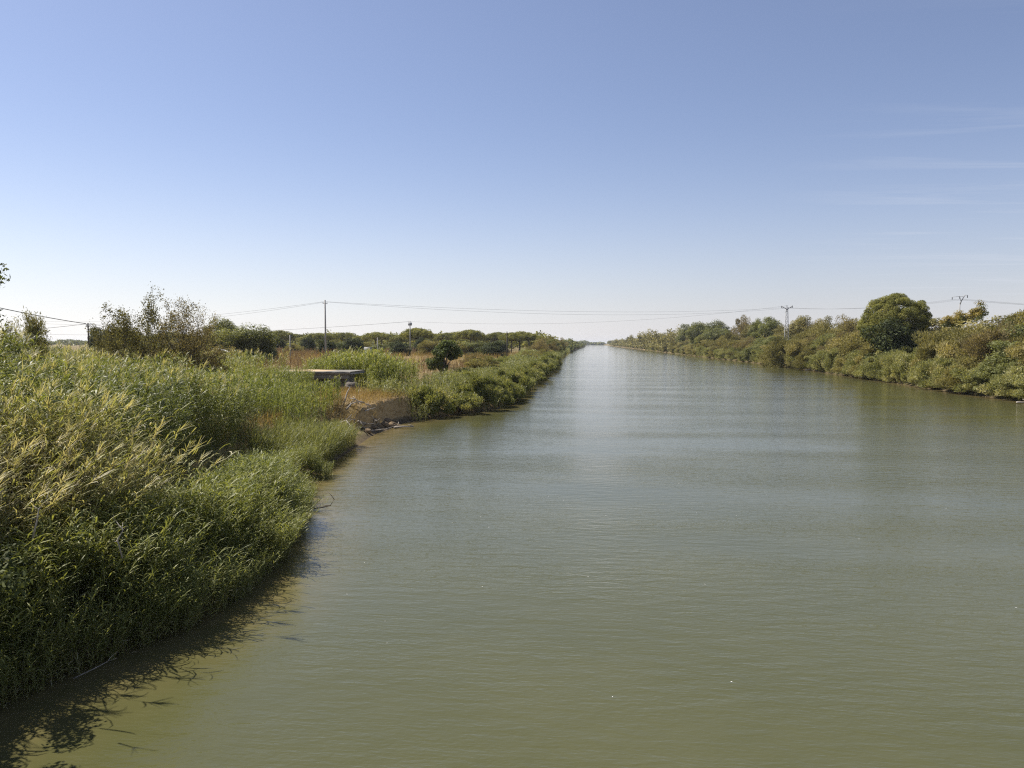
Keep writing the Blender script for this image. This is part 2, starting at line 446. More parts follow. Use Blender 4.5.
# ------------------------------------------------------------------ reeds and grass
def reed_tpl(rng, h, nleaf, ll, lw, seg=3, droop=1.0, bend=.25, t0=.2, plume=0.0, stem=.008, sides=3, dry=0.0, erect=.9):
    V, F, T = [], [], []
    ba = rng.uniform(0, 6.28); bd = np.array([math.cos(ba), math.sin(ba)]) * bend * h * rng.uniform(.3, 1)
    pos = lambda t: np.array([bd[0] * t * t, bd[1] * t * t, h * t * (1 - .06 * t * bend * 3)])
    ns = 3
    if sides == 3:
        for i in range(ns + 1):
            t = i / ns; c = pos(t); r = stem * (1 - .6 * t)
            for k in range(3): V.append(c + r * np.array([math.cos(k * 2.094), math.sin(k * 2.094), 0]))
        for i in range(ns):
            for k in range(3):
                F.append([i * 3 + k, i * 3 + (k + 1) % 3, i * 3 + 3 + (k + 1) % 3, i * 3 + 3 + k]); T.append(.55 + dry)
    else:
        for i in range(2):
            c = pos(i); V += [c - np.array([stem, 0, 0]), c + np.array([stem, 0, 0])]
        F.append([0, 1, 3, 2]); T.append(.55 + dry)
    az0 = rng.uniform(0, 6.28)
    for j in range(nleaf):
        t = t0 + (1 - t0) * (j + rng.uniform(0, .8)) / nleaf
        az = az0 + math.pi * j + rng.normal(0, .7)
        l = ll * rng.uniform(.65, 1.1) * (1 - .35 * abs(t - .6) / .6)
        w = lw * rng.uniform(.8, 1.2)
        el = erect * rng.uniform(.65, 1.25) + (.12 if t > .9 else 0)
        p = pos(t); d2 = np.array([math.cos(az), math.sin(az), 0]); sd = np.array([-math.sin(az), math.cos(az), 0])
        roll = rng.normal(0, .5)
        base = len(V)
        wp = [.55, 1.0, .75, .06] if seg == 3 else ([.7, .9, .06] if seg == 2 else [.9, .1])
        for k in range(seg + 1):
            e = el - droop * (k / seg) * rng.uniform(.9, 1.5)
            up = np.array([0, 0, 1.])
            wd = sd * math.cos(roll) + (up * math.cos(el) - d2 * math.sin(el)) * math.sin(roll)
            V += [p - wd * w * wp[k] / 2, p + wd * w * wp[k] / 2]
            p = p + (d2 * math.cos(e) + up * math.sin(e)) * l / seg
        td = rng.uniform(0, .45) + dry + (.35 if (t < .45 and rng.random() < .45) else 0)
        for k in range(seg):
            F.append([base + 2 * k, base + 2 * k + 1, base + 2 * k + 3, base + 2 * k + 2]); T.append(td + .05 * k)
    if plume and rng.random() < plume:
        c = pos(1.0); dr = rng.uniform(0, 6.28)
        for k in range(14):
            az = dr + rng.normal(0, .9); l = h * rng.uniform(.05, .11); e = rng.uniform(.3, 1.4)
            d = np.array([math.cos(az) * math.cos(e), math.sin(az) * math.cos(e), math.sin(e)]); s0 = np.array([-math.sin(az), math.cos(az), 0]) * .012
            p0 = c + np.array([0, 0, rng.uniform(-.12, .1)]); base = len(V)
            V += [p0 - s0, p0 + s0, p0 + d * l + s0 * .3, p0 + d * l - s0 * .3]
            F.append([base, base + 1, base + 2, base + 3]); T.append(rng.uniform(.72, .98))
    return np.array(V), np.array(F), np.array(T)


def scatter(tpls, pos, rng, sc_, lean=None, tadd=None, rz=None):
    """merge many plants: pos (N,3), sc_ (N,), lean (N,2) horizontal shear per metre of height, tadd (N,)"""
    n = len(pos); which = rng.integers(0, len(tpls), n)
    rz = rng.uniform(0, 6.283, n) if rz is None else rz
    lean = np.zeros((n, 2)) if lean is None else lean
    tadd = np.zeros(n) if tadd is None else tadd
    Vs, Fs, Ts, off = [], [], [], 0
    for k, (V, F, T) in enumerate(tpls):
        m = np.where(which == k)[0]
        if not len(m): continue
        c, s = np.cos(rz[m])[:, None], np.sin(rz[m])[:, None]
        S = sc_[m][:, None]
        x = (V[None, :, 0] * c - V[None, :, 1] * s) * S; y = (V[None, :, 0] * s + V[None, :, 1] * c) * S; z = V[None, :, 2] * S
        x = x + lean[m, 0:1] * z * (z / (np.abs(V[:, 2]).max() * S) * .6 + .4); y = y + lean[m, 1:2] * z * (z / (np.abs(V[:, 2]).max() * S) * .6 + .4)
        W = np.stack([x + pos[m, 0:1], y + pos[m, 1:2], z + pos[m, 2:3]], 2)
        nv = len(V)
        Fs.append((F[None] + (np.arange(len(m)) * nv)[:, None, None]).reshape(-1, 4) + off)
        Vs.append(W.reshape(-1, 3)); off += nv * len(m)
        Ts.append((T[None] + tadd[m][:, None]).ravel())
    return np.vstack(Vs), np.vstack(Fs), np.concatenate(Ts)


def sample(rng, n, x0, x1, y0, y1, keep):
    x = rng.uniform(x0, x1, n); y = rng.uniform(y0, y1, n)
    m = keep(x, y, XL(y) - x)
    x, y = x[m], y[m]
    return np.stack([x, y, height(x, y) - .03], 1)


def stand(name, label, mat, tpls, pos, rng, smin, smax, leanx=0., leany=0., leanr=.1, tadd=None, hmod=None, kind='stuff', cat='reeds'):
    n = len(pos)
    s = rng.uniform(smin, smax, n)
    clump = fbm(pos[:, 0] * .55, pos[:, 1] * .55, 21)
    s = s * (.78 + .46 * clump) * (.86 + .3 * fbm(pos[:, 0] * .16, pos[:, 1] * .16, 26))
    if hmod is not None: s = s * hmod
    lx = leanx + rng.normal(0, leanr, n) + (fbm(pos[:, 0] * .3, pos[:, 1] * .3, 33) - .47) * .5
    ly = leany + rng.normal(0, leanr, n) + (fbm(pos[:, 0] * .3, pos[:, 1] * .3, 44) - .47) * .5
    ta = rng.normal(0, .06, n) + (fbm(pos[:, 0] * .25, pos[:, 1] * .25, 55) - .47) * .5
    if tadd is not None: ta = ta + tadd
    V, F, T = scatter(tpls, pos, rng, s, np.stack([lx, ly], 1), ta)
    return prop(obj(name, mesh_np(name, V, F, mat, np.clip(T, 0, 1))), label, cat, None, kind)


rng = np.random.default_rng(7)
R_TALL = [reed_tpl(rng, 1.0 * 3.9, 20, .56, .042, 3, 1.3, .18, .25, .07, .009, 3, -.04, .8) for _ in range(14)]
R_TALLDRY = [reed_tpl(rng, 3.4, 12, .5, .028, 3, 1.3, .35, .3, .5, .008, 3, .3) for _ in range(8)]
R_LOW = [reed_tpl(rng, 2.0, 20, .43, .028, 3, 1.15, .35, .15, .08, .006) for _ in range(14)]
R_MID = [reed_tpl(rng, 2.3, 11, .45, .04, 2, .9, .12, .2, .1, .011, 1) for _ in range(10)]
R_GRASS = [reed_tpl(rng, 1.5, 12, .6, .02, 2, .9, .3, .02, 0, .005, 1, 0, 1.15) for _ in range(10)]
R_GIANT = [reed_tpl(rng, 3.4, 15, .62, .07, 2, .9, .1, .15, .05, .014, 1) for _ in range(8)]
R_FAR = [reed_tpl(rng, 1.9, 10, .60, .06, 2, 1.2, .25, .1, 0, .016, 1, 0, .85) for _ in range(10)]
R_BACK = [reed_tpl(rng, 3.6, 10, .6, .055, 2, 1.0, .15, .4, .2, .012, 1) for _ in range(8)]
D_GRASS = [reed_tpl(rng, .7, 9, .55, .03, 1, .5, .3, .0, 0, .006, 1, 0, 1.2) for _ in range(8)]
D_WEED = [reed_tpl(rng, 1.3, 16, .32, .06, 1, .3, .15, .2, 0, .012, 1, 0, 1.1) for _ in range(8)]

near_keep = lambda x, y, s: (s > 4.3 + 1.2 * (fbm(x * .2, y * .2, 70) - .47)) & (x > -.95 * y - 9) & (fbm(x * .42, y * .42, 75) > .34) & (y < 41 + 6 * (fbm(x * .1, y * .1, 71))) & ((y < 37) | (s > 4))
pos = sample(rng, 24000, -52, -9, 9, 46, near_keep)
s_ = XL(pos[:, 1]) - pos[:, 0]
edge = np.clip(1 - (s_ - 4.5) / 3.0, 0, 1)
stand('reed_bed', 'tall dense yellow-green reed bed on the high bank, taller than a person', M['reed'], R_TALL, pos, rng, .92, 1.12, 0.05, -.02, .08,
      tadd=.04 + .05 * (1 - edge), hmod=(.95 + .05 * np.clip((s_ - 4.3) / 3, 0, 1)) * np.where(s_ < 16, np.interp(pos[:, 1], [28, 36, 45], [1, .88, .56]), 1) * (.76 + .5 * fbm(pos[:, 0] * .45, pos[:, 1] * .45, 36)))

pos = sample(rng, 4200, -19, -9, 13.5, 21, lambda x, y, s: (s > 2.4) & (s < 7.0) & (fbm(x * .4, y * .4, 81) > .30))
stand('reed_bed', 'dry straw-coloured leaning reeds beside the dark shadowed hollow', M['reed'], R_TALLDRY, pos, rng, .85, 1.12, .34, -.05, .2, tadd=.12, cat='reeds')

pos = sample(rng, 17000, -16, -8.0, 10.5, 39, lambda x, y, s: (height(x, y) > -.22) & (s > -.9) & (s < 4.6) & (fbm(x * .7, y * .7, 83) > .3))
s_ = XL(pos[:, 1]) - pos[:, 0]
stand('reed_bed', 'lower fine-leaved reeds drooping over the water at the foot of the tall bed', M['reed'], R_LOW, pos, rng, .88, 1.16, .08, -.04, .2,
      tadd=.2, hmod=np.interp(pos[:, 1], [0, 24, 30, 40], [1, 1, .72, .6]) * (1.08 - .62 * np.clip((s_ - 2.1) / .8, 0, 1)) * (.62 + .38 * np.clip((s_ + .5) / 1.1, 0, 1)) * (.5 + 1.0 * fbm(pos[:, 0] * .7, pos[:, 1] * .7, 87)))

pos = sample(rng, 4200, -20, -11.5, 18, 42, lambda x, y, s: (s > 2.4) & (s < 6.2))
stand('reed_bed', 'short reed regrowth in the shadowed hollow between the tall bed and the drooping reeds', M['reed'], R_LOW, pos, rng, .4, .75, .1, -.05, .2, tadd=-.05)  # lower leaf tint puts the hollow's shade into the reed colour
pos = sample(rng, 11000, -85, -20, 44, 80, lambda x, y, s: (s > 13 + (y - 44) * .1) & (x > -.95 * y - 6) & ((y < 66) | (x < -33)) & (fbm(x * .12, y * .12, 91) > .3))
stand('reed_bed', 'hazier reeds behind the tall bed, spreading inland below the bare-topped trees', M['reed'], R_BACK, pos, rng, .78, 1.0, .05, 0, .08, tadd=.12)

pos = sample(rng, 3600, -31, -17, 45, 59, lambda x, y, s: (s > 3.4) & (s < 14) & (y > 47 - (s - 4) * .3))
stand('reed_bed', 'waist-high green reed stand just in front of the concrete platform', M['reed_bright'], R_MID, pos, rng, .7, .98, .03, 0, .08, tadd=.02, hmod=np.interp(pos[:, 0], [-28, -25, -22], [1.22, 1.1, .95]))

pos = sample(rng, 520, -33, -26.6, 66.5, 71.6, lambda x, y, s: s > 4)
stand('reed_bed', 'taller reeds hiding the inland end of the concrete platform', M['reed_bright'], R_MID, pos, rng, .75, 1.05, .03, 0, .08, tadd=.04)
pos = sample(rng, 6500, -21, -13.5, 39.5, 50.6, lambda x, y, s: (s > .05) & (s < np.where(y > 48.5, 1.9, 3.6) + 2 * (fbm(x * .4, y * .4, 12) - .4)))
stand('marsh_grass', 'tuft of fine bright marsh grass on the small spit before the inlet', M['grass'], R_GRASS, pos, rng, .62, 1.0, .12, 0, .12, tadd=.06, cat='grass')

pos = sample(rng, 2400, -36, -18.5, 77.5, 90, lambda x, y, s: (s > 6) & (((x + 25.6) / 6.4) ** 2 + ((y - 83.5) / 5.0) ** 2 < 1 + .5 * (fbm(x * .3, y * .3, 14) - .5)))
pos = np.vstack([pos, sample(rng, 420, -23.2, -20.2, 72.5, 79, lambda x, y, s: s > 6)])
ctr = ((pos[:, 0] + 25.6) / 6.4) ** 2 + ((pos[:, 1] - 83.5) / 5.5) ** 2
stand('reed_bed', 'bright green giant cane clump growing behind the concrete platform', M['reed_bright'], R_GIANT, pos, rng, .9, 1.12, .03, 0, .09, tadd=.1, hmod=1.05 - .3 * ctr)

pos = sample(rng, 76000, -34, -8.2, 65, 640, lambda x, y, s: (s > -.8) & (height(x, y) > -.12) & ((y > 78) | ((s < 5) & (y > 65.6))) & (s < 8.5 + 5 * (fbm(x * .1, y * .03, 16) - .4)) & (rng.random(len(x)) < np.clip(110 / y, .2, 1)))
s_ = XL(pos[:, 1]) - pos[:, 0]
stand('marsh_grass', 'long green strip of riverside grass and low reeds along the water', M['grass'], R_FAR, pos, rng, .8, 1.15, .08, 0, .12, tadd=.06,
      hmod=np.clip(pos[:, 1] / 140, .85, 1.6), cat='grass')
m_ = (s_ < 1.3) & (pos[:, 1] < 420)
stand('marsh_grass', 'shade-tinted overhanging grass edge drooping into the water along the long green strip', M['grass'], R_LOW, pos[m_], rng, .8, 1.1, .34, -.05, .2, tadd=-.05,  # shade of the water-facing side put into the colour by a lower tint
      hmod=np.clip(pos[m_, 1] / 140, .8, 1.5), cat='grass')

pos = sample(rng, 60000, 49, 62, 84, 760, lambda x, y, s: (height(x, y) > -.12) & (x - XR(y) > -.8) & (x - XR(y) < 3.0) & (fbm(x * .1, y * .05, 18) > .30) & (rng.random(len(x)) < np.clip(120 / y, .2, 1)))
stand('reed_fringe', 'green fringe of reeds at the foot of the bushy bank across the canal', M['pale'], R_FAR, pos, rng, .7, 1.05, -.12, 0, .12, tadd=.05, hmod=np.clip(pos[:, 1] / 170, .75, 1.7), cat='reeds')

# dry field grass and rust-brown weeds on the plain behind the platform
pos = sample(rng, 42000, -190, -11, 56, 330, lambda x, y, s: (s > 2.0 + 5.5 * (y > 79)) & (x > -.8 * y - 12) & ((y > 77) | (s < 9)) & (fbm(x * .08, y * .08, 19) > .3) & (rng.random(len(x)) < np.clip(100 / y, .2, 1)))
stand('dry_grass', 'straw-coloured dry grass over the open field and the cut bank', M['dry'], D_GRASS, pos, rng, .6, 1.2, .05, 0, .2, hmod=np.clip(pos[:, 1] / 110, .55, 1.6), cat='grass')
pos = sample(rng, 9000, -26, -12, 37, 71, lambda x, y, s: (s > 1.45 - .9 * (fbm(x * 1.7, y * 1.7, 62) > .56)) & (s < 9) & ((y > 54) | ((s > 2.8) & (s < 5.5) & (y < 50))) & (fbm(x * .5, y * .5, 29) > .33))
stand('dry_grass', 'short orange dry grass on top of the cut bank and by the spit', M['dry'], D_GRASS, pos, rng, .35, .9, .15, 0, .3, cat='grass')
pos = sample(rng, 22000, -150, -16, 92, 300, lambda x, y, s: (s > 11) & (x > -.62 * y) & (fbm(x * .035, y * .03, 23) > .51) & (rng.random(len(x)) < np.clip(130 / y, .3, 1)))
stand('dry_weeds', 'rust-brown withered weed patches across the field before the pines', M['rust'], D_WEED, pos, rng, .8, 1.3, .03, 0, .1, hmod=np.clip(pos[:, 1] / 130, .8, 1.5), cat='weeds')


# ------------------------------------------------------------------ bushes and trees
def leaves(rng, C, R, n, ln, wd, up=.3, squash=.8, shell=.45, t0=.5, tv=.22, flow=0):
    """C (k,3) clump centres, R (k,) radii, n leaves per clump: rhombic leaf faces"""
    k = len(C); idx = np.repeat(np.arange(k), n); N_ = len(idx)
    d = rng.normal(size=(N_, 3)); d /= np.linalg.norm(d, axis=1)[:, None]
    rr = (shell + (1 - shell) * rng.random(N_) ** .6)
    p = C[idx] + d * (R[idx] * rr)[:, None] * np.array([1, 1, squash])
    nrm = d * .9 + rng.normal(size=(N_, 3)) * .55 + np.array([0, 0, up]); nrm /= np.linalg.norm(nrm, axis=1)[:, None]
    a = np.cross(nrm, rng.normal(size=(N_, 3))); a /= np.linalg.norm(a, axis=1)[:, None] + 1e-9
    if flow:
        a = d * .7 + np.array([0, 0, flow]) + rng.normal(size=(N_, 3)) * .45; a /= np.linalg.norm(a, axis=1)[:, None]
        nrm = np.cross(a, rng.normal(size=(N_, 3))); nrm /= np.linalg.norm(nrm, axis=1)[:, None] + 1e-9
    b_ = np.cross(nrm, a)
    l = (ln * rng.uniform(.6, 1.3, N_))[:, None]; w = (wd * rng.uniform(.6, 1.3, N_))[:, None]
    V = np.stack([p - a * l * .5, p + b_ * w * .5, p + a * l * .5, p - b_ * w * .5], 1).reshape(-1, 3)
    F = np.arange(N_ * 4).reshape(-1, 4)
    ct = rng.normal(0, tv * .6, k)
    T = np.clip(t0 + ct[idx] + rng.normal(0, tv * .6, N_), 0, 1)
    return V, F, T


def cat_(parts):
    Vs, Fs, Ts, o = [], [], [], 0
    for V, F, T in parts:
        Vs.append(V); Fs.append(F + o); Ts.append(T); o += len(V)
    return np.vstack(Vs), np.vstack(Fs), np.concatenate(Ts)


def dome(rng, n, rx, rz_, zc, lo=-.5, rmin=.55):
    """clump centres over an uneven dome"""
    d = rng.normal(size=(n * 4, 3)); d /= np.linalg.norm(d, axis=1)[:, None]
    d = d[d[:, 2] > lo][:n]
    jit = .36 if rmin < .85 else .12
    r = rng.uniform(rmin, 1.0, len(d)) * (1 - jit / 2 + jit * rng.random(len(d)))
    return np.stack([d[:, 0] * rx * r, d[:, 1] * rx * r, zc + d[:, 2] * rz_ * r], 1)


def stems(rng, tips, base_r, z0=0, k=6, spread=.15, mat='bark', sides=5, bendz=.35):
    g = Geo()
    ids = np.unique(np.concatenate([rng.choice(len(tips), min(k, len(tips)), False), np.argsort(-tips[:, 2])[:4]]))
    for i in ids:
        t = tips[i]; b0 = np.array([rng.normal(0, spread), rng.normal(0, spread), z0])
        m = b0 * .5 + t * .5 + np.array([-t[0] * .15, -t[1] * .15, t[2] * bendz * .3])
        g.tube([b0, b0 * .65 + m * .35 + rng.normal(0, .04, 3), m, t], [base_r, base_r * .8, base_r * .55, base_r * .18], sides)
    return g


def bush_kind(seed, w, h, nclump, nleaf, ln, wd, cr=(.2, .36), t0=.5, lo=-.5, nst=6, skirt=True, squash=.8, flow=0):
    r = np.random.default_rng(seed)
    C = dome(r, nclump, w * .5 * .82, h * .5 * .85, h * .5, lo, .35)
    C[:, :2] += np.where(C[:, 2:3] > h * .5, r.normal(0, w * .05, (len(C), 2)), 0); C[:, 2] *= 1 + np.clip(r.normal(0, .05, len(C)), -.1, .08)
    if skirt:
        a = r.uniform(0, 6.28, nclump // 3); q_ = r.uniform(.5, .95, nclump // 3)
        C = np.vstack([C, np.stack([np.cos(a) * w * .45 * q_, np.sin(a) * w * .45 * q_, r.uniform(.08, .3, len(a)) * h], 1)])
    R = r.uniform(*cr, len(C)) * min(w, h) * .75
    V, F, T = leaves(r, C, R, nleaf, ln, wd, .3, squash, .3, t0, .26, flow)
    st = stems(r, C, .05 * h ** .5 / 1.5, -.3, nst)
    return V, F, T, st


def make_kind(name, mk, mat):
    V, F, T, st = mk
    V = V.copy(); V[:, 2] = np.maximum(V[:, 2], .02)
    return (mesh_np(name + '_foliage', V, F, mat, T), st.mesh(name + '_stem', M['bark'], True))


def place(kind, name, loc, scale, rz, label, cat, group, part='foliage', stem='stem'):
    root = empty(name, loc, rz, label, cat, group, scale)
    obj(part, kind[0], root); obj(stem, kind[1], root)
    return root


K = {}
for i in range(4):
    K['tam', i] = make_kind('tamarisk', bush_kind(100 + i, 6, 5, 38, 420, .30, .075, (.14, .34), t0=.5, flow=.7), M['olive'])
    K['cane', i] = make_kind('cane', bush_kind(120 + i, 5, 4, 34, 420, .32, .07, (.14, .34), t0=.5, squash=1.0, flow=1.0), M['pale'])
for i in range(4):
    K['rip', i] = make_kind('riverside_scrub', bush_kind(190 + i, 4, 2.6, 26, 330, .26, .06, (.16, .34), t0=.42, squash=1.0, flow=1.0), M['grass'])
for i in range(3):
    K['brn', i] = make_kind('brown_shrub', bush_kind(140 + i, 6, 5, 34, 300, .28, .07, (.12, .32), t0=.5, flow=.8), M['brown'])
    K['grn', i] = make_kind('green_tree', bush_kind(150 + i, 7, 7.5, 46, 330, .26, .15, (.13, .3), t0=.5), M['green'])
    K['gtall', i] = make_kind('tall_tree', bush_kind(160 + i, 8, 13, 60, 300, .36, .22, (.17, .3), t0=.5, squash=1.0), M['green'])
    K['olv', i] = make_kind('olive_tree', bush_kind(170 + i, 8, 11, 56, 300, .34, .18, (.18, .3), t0=.5), M['olive'])
    K['drk', i] = make_kind('dark_tree', bush_kind(180 + i, 5, 5, 32, 260, .27, .17, t0=.5), M['dark'])

ORD = ('first second third fourth fifth sixth seventh eighth ninth tenth eleventh twelfth thirteenth fourteenth fifteenth sixteenth seventeenth eighteenth nineteenth twentieth '
       'twenty-first twenty-second twenty-third twenty-fourth twenty-fifth twenty-sixth twenty-seventh twenty-eighth twenty-ninth thirtieth thirty-first thirty-second thirty-third '
       'thirty-fourth thirty-fifth thirty-sixth thirty-seventh thirty-eighth thirty-ninth fortieth forty-first forty-second forty-third forty-fourth forty-fifth forty-sixth').split()

rg = np.random.default_rng(31)
SPEC = {'tam': ('tamarisk_bush', 'olive tamarisk bush', 'bush', 6, 5, 4), 'cane': ('cane_bush', 'pale green cane bush', 'bush', 5, 4, 4), 'brn': ('withered_bush', 'brown withered bush', 'bush', 6, 5, 3),
        'grn': ('leafy_bush', 'dark green leafy bush', 'bush', 7, 7.5, 3), 'gtall': ('broadleaf_tree', 'tall dark green tree', 'tree', 8, 13, 3), 'olv': ('olive_green_tree', 'olive-green tree', 'tree', 8, 11, 3),
        'rip': ('riverside_bush', 'green riverside bush', 'bush', 4, 2.6, 4),
        'drk': ('evergreen_bush', 'dark evergreen bush', 'bush', 5, 5, 3)}


def plant(k, x, y, w, h, label, group, rz=None):
    nm, _d, cat, w0, h0, nv = SPEC[k]
    z = float(height(x, y)) - .15
    return place(K[k, int(rg.integers(nv))], nm, (x, y, z), (w / w0, w / w0 * rg.uniform(.9, 1.1), h / h0), rg.uniform(0, 6.28) if rz is None else rz, label, cat, group)


# pine-side (far) bank: three rows receding from the frame edge
def row(y0, g, n, s0, s1, kinds, probs, hfun, wfac, phrase, group):
    y = y0
    cnt = {}
    for i in range(n):
        k = kinds[int(rg.choice(len(kinds), p=probs))]
        h = hfun(y) * rg.uniform(.66, 1.22); w = hfun(y) * wfac * rg.uniform(.85, 1.3)
        x = float(XR(y)) + rg.uniform(s0, s1)
        if not skip(x, y):
            cnt[k] = cnt.get(k, 0) + 1
            plant(k, x, y, w, h, f'{SPEC[k][1]} {phrase}, {ORD[cnt[k] - 1]} of its kind outwards', group)
        y *= g


def skip(x, y): return (372 < y < 396 and x - XR(y) < 8) or (132 < y < 151 and 3 < x - XR(y) < 8)


row(80, 1.038, 46, .6, 1.6, ['cane', 'tam', 'grn'], [.72, .2, .08], lambda y: 3.9 + min(y, 300) * .004, 1.55, 'on the pine-bank waterline', 'bushes along the waterline of the pine bank')
row(82, 1.042, 42, 4.2, 6.5, ['tam', 'brn', 'cane', 'grn'], [.56, .22, .12, .1], lambda y: 5.6 + min(y, 320) * .008, 1.35, 'in the middle pine-bank row', 'bushes in the middle row of the pine bank')
row(86, 1.045, 26, 10, 15, ['tam', 'olv', 'brn', 'grn'], [.42, .26, .16, .16], lambda y: 7.0 + min(y, 400) * .012, 1.3, 'in the back pine-bank row', 'bushes in the back row of the pine bank')
row(235, 1.05, 20, 9, 24, ['gtall', 'olv', 'grn', 'brn'], [.4, .36, .16, .08], lambda y: 11.0 + (min(y, 480) - 235) * .034, .8, 'in the wood past the sandy break', 'trees in the wood along the pine bank')

row(440, 1.032, 15, .5, 4, ['tam', 'grn', 'olv'], [.45, .3, .25], lambda y: 6.5, 1.2, 'on the far pine-bank waterline', 'bushes on the far pine-bank waterline')
# particular plants of that bank
x, y, _ = at(757, 330, 330); plant('gtall', x, y, 7, 16.3, 'slim dark tree standing above the bushes, near the lattice pylon', 'trees above the bushes by the pylon')
x, y, _ = at(771, 330, 300); plant('gtall', x, y, 10, 14.5, 'broad round-topped tree between the slim dark tree and the lattice pylon', 'trees above the bushes by the pylon')
x, y, _ = at(782, 330, 226); plant('tam', x, y, 11, 9.6, 'olive tamarisk hiding the foot of the lattice pylon', None)
x, y, _ = at(799, 330, 215); plant('tam', x, y, 10, 8.8, 'olive tamarisk standing just beside the foot of the lattice pylon', None)
x, y, _ = at(850, 330, 190); plant('brn', x, y, 10, 10.6, 'pale half-bare shrub just beside the big round pine', None)
x, y, _ = at(1022, 330, 120); plant('grn', x, y, 6, 9.6, 'dark green bush at the frame edge, beyond the yellow flowering tree', None)
x, y, _ = at(891, 330, 153); plant('drk', x, y, 10.5, 9.2, 'dark green bush directly in front of the big round pine', None)


# round stone pine
def pine_mesh(seed, R, hz, zc, trunk_h, n=70, nl=230, ln=.34, wd=.1, cr=(.13, .2), flat=-.25, tr=.32, rmin=.7):
    r = np.random.default_rng(seed)
    C = dome(r, n, R * .88, hz * .9, zc, flat, rmin)
    C2 = dome(r, n // 3, R * .6, hz * .5, zc, flat, .2)
    C = np.vstack([C, C2]); RR = r.uniform(*cr, len(C)) * R * 1.25
    V, F, T = leaves(r, C, RR, nl, ln, wd, .5, .75, .5, .5, .2)
    g = Geo()
    top = np.array([r.normal(0, .2), r.normal(0, .2), trunk_h])
    g.tube([(0, 0, -.4), (r.normal(0, .1), r.normal(0, .1), trunk_h * .5), top], [tr, tr * .8, tr * .7], 9)
    for i in r.choice(len(C), 14, False):
        m = top * .45 + C[i] * .55 + np.array([0, 0, -.5])
        g.tube([top - np.array([0, 0, r.uniform(0, 1.0)]), m, C[i]], [tr * .45, tr * .3, tr * .1], 5)
    return (mesh_np('pine_crown', V, F, M['pine'], T), g.mesh('pine_trunk', M['bark'], True))


x, y, _ = at(896, 330, 160)
kp = pine_mesh(5, 6.9, 6.6, 8.2, 6.0, 170, 500, .30, .11, (.095, .15), -.42, .4, .88)
place(kp, 'pine_tree', (x, y, float(height(x, y)) - .1), (1.04, 1.04, 1.05), 0, 'big round dark pine rising above the bushes across the canal', 'tree', None, 'crown', 'trunk')

for px, yy, w, h, k, lab in [(944, 126, 9, 8.6, 'tam', 'large olive tamarisk between the big round pine and the yellow flowering tree'), (968, 118, 10, 8.3, 'tam', 'large olive tamarisk right below the yellow flowering tree'),
                             (992, 112, 8.5, 8.6, 'brn', 'large brownish tamarisk past the yellow flowering tree towards the frame edge')]:
    x, y, _ = at(px, 330, yy); plant(k, x, y, w, h, lab, None)
# wind-bent yellow flowering tree
r = np.random.default_rng(77)
tx, ty, tz = at(966, 330, 142)
gz = float(height(tx, ty))
C = []
for i in range(34):
    t = r.random(); C.append((-3.2 + 6.0 * t + r.normal(0, .3), r.normal(0, 1.1), 8.0 + 1.9 * t + r.normal(0, .35)))
C = np.array(C); Rr = r.uniform(.5, .95, len(C))
V, F, T = leaves(r, C, Rr, 110, .26, .14, .5, .7, .4, .5, .3)
root = empty('flowering_tree', (tx, ty, gz), 0, 'leaning tree with yellow flower clusters beside the forked electricity pole', 'tree', None, (1.1, 1.1, 1.06))
obj('crown', mesh_np('flower_crown', V, F, M['yellow'], T), root)
C2 = C + np.array([.4, 0, -.55]); V, F, T = leaves(r, C2, Rr, 90, .28, .16, .2, .7, .4, .45, .2)
obj('leaf_canopy', mesh_np('leaf_canopy', V, F, M['green'], T), root)
g = Geo(); g.tube([(-3, 0, -.3), (-2.4, .1, 4), (-1.2, 0, 7.4), (1.8, 0, 9.3)], [.2, .17, .13, .05], 7)
for i in r.choice(len(C), 9, False): g.tube([(-1.6, 0, 6.6), C[i] * .5 + np.array([-.8, 0, 3.2]), C[i]], [.08, .06, .02], 5)
obj('trunk', g.mesh('flower_trunk', M['bark'], True), root)

# left plain: stone pines in front of the forest
KP = [pine_mesh(40 + i, 7.2, 2.9, 8.4, 7.2, 80, 110, .6, .24, (.12, .18), -.25, .3, .88) for i in range(4)]
rp = np.random.default_rng(12)
pspots = []
for i in range(46):
    px = 108 + 487 * (i + rp.uniform(-.3, .3)) / 46
    pspots.append((px, rp.uniform(330, 430)))
pspots += [(417, 285), (520, 350), (545, 330)]
cnt = 0
for px, yy in sorted(pspots, key=lambda t: t[0]):
    x, y, _ = at(px, 338, yy)
    if x > XL(y) - 14: continue
    s = rp.uniform(.72, .95) * (1.0 if (px, yy) not in ((417, 285), (520, 350), (545, 330)) else 1.12)
    hz = 1.0 * rp.uniform(.85, 1.02)
    lab = f'umbrella pine in the dark line beyond the field, {ORD[cnt] if cnt < 44 else "last"} towards the canal'
    if (px, yy) == (417, 285): lab = 'broad umbrella pine standing forward of the dark pine line'
    elif cnt < 44: cnt += 1
    place(KP[int(rp.integers(4))], 'umbrella_pine', (x, y, float(height(x, y)) - .1), (s * 1.1, s * 1.1, s * hz), rp.uniform(0, 6.28), lab, 'tree', 'umbrella pines beyond the field', 'crown', 'trunk')
# understory bushes below the pines
rg = np.random.default_rng(63)
cnt = 0
for i in range(30):
    px = 112 + 420 * (i + rp.uniform(-.3, .3)) / 30
    x, y, _ = at(px, 345, rp.uniform(225, 300))
    if x > XL(y) - 14: continue
    plant(['grn', 'drk', 'tam'][int(rp.integers(3))], x, y, rp.uniform(6, 9), rp.uniform(4, 6.2), f'rounded scrub bush under the dark pine line, {ORD[cnt]} towards the canal', 'scrub below the pine line'); cnt += 1
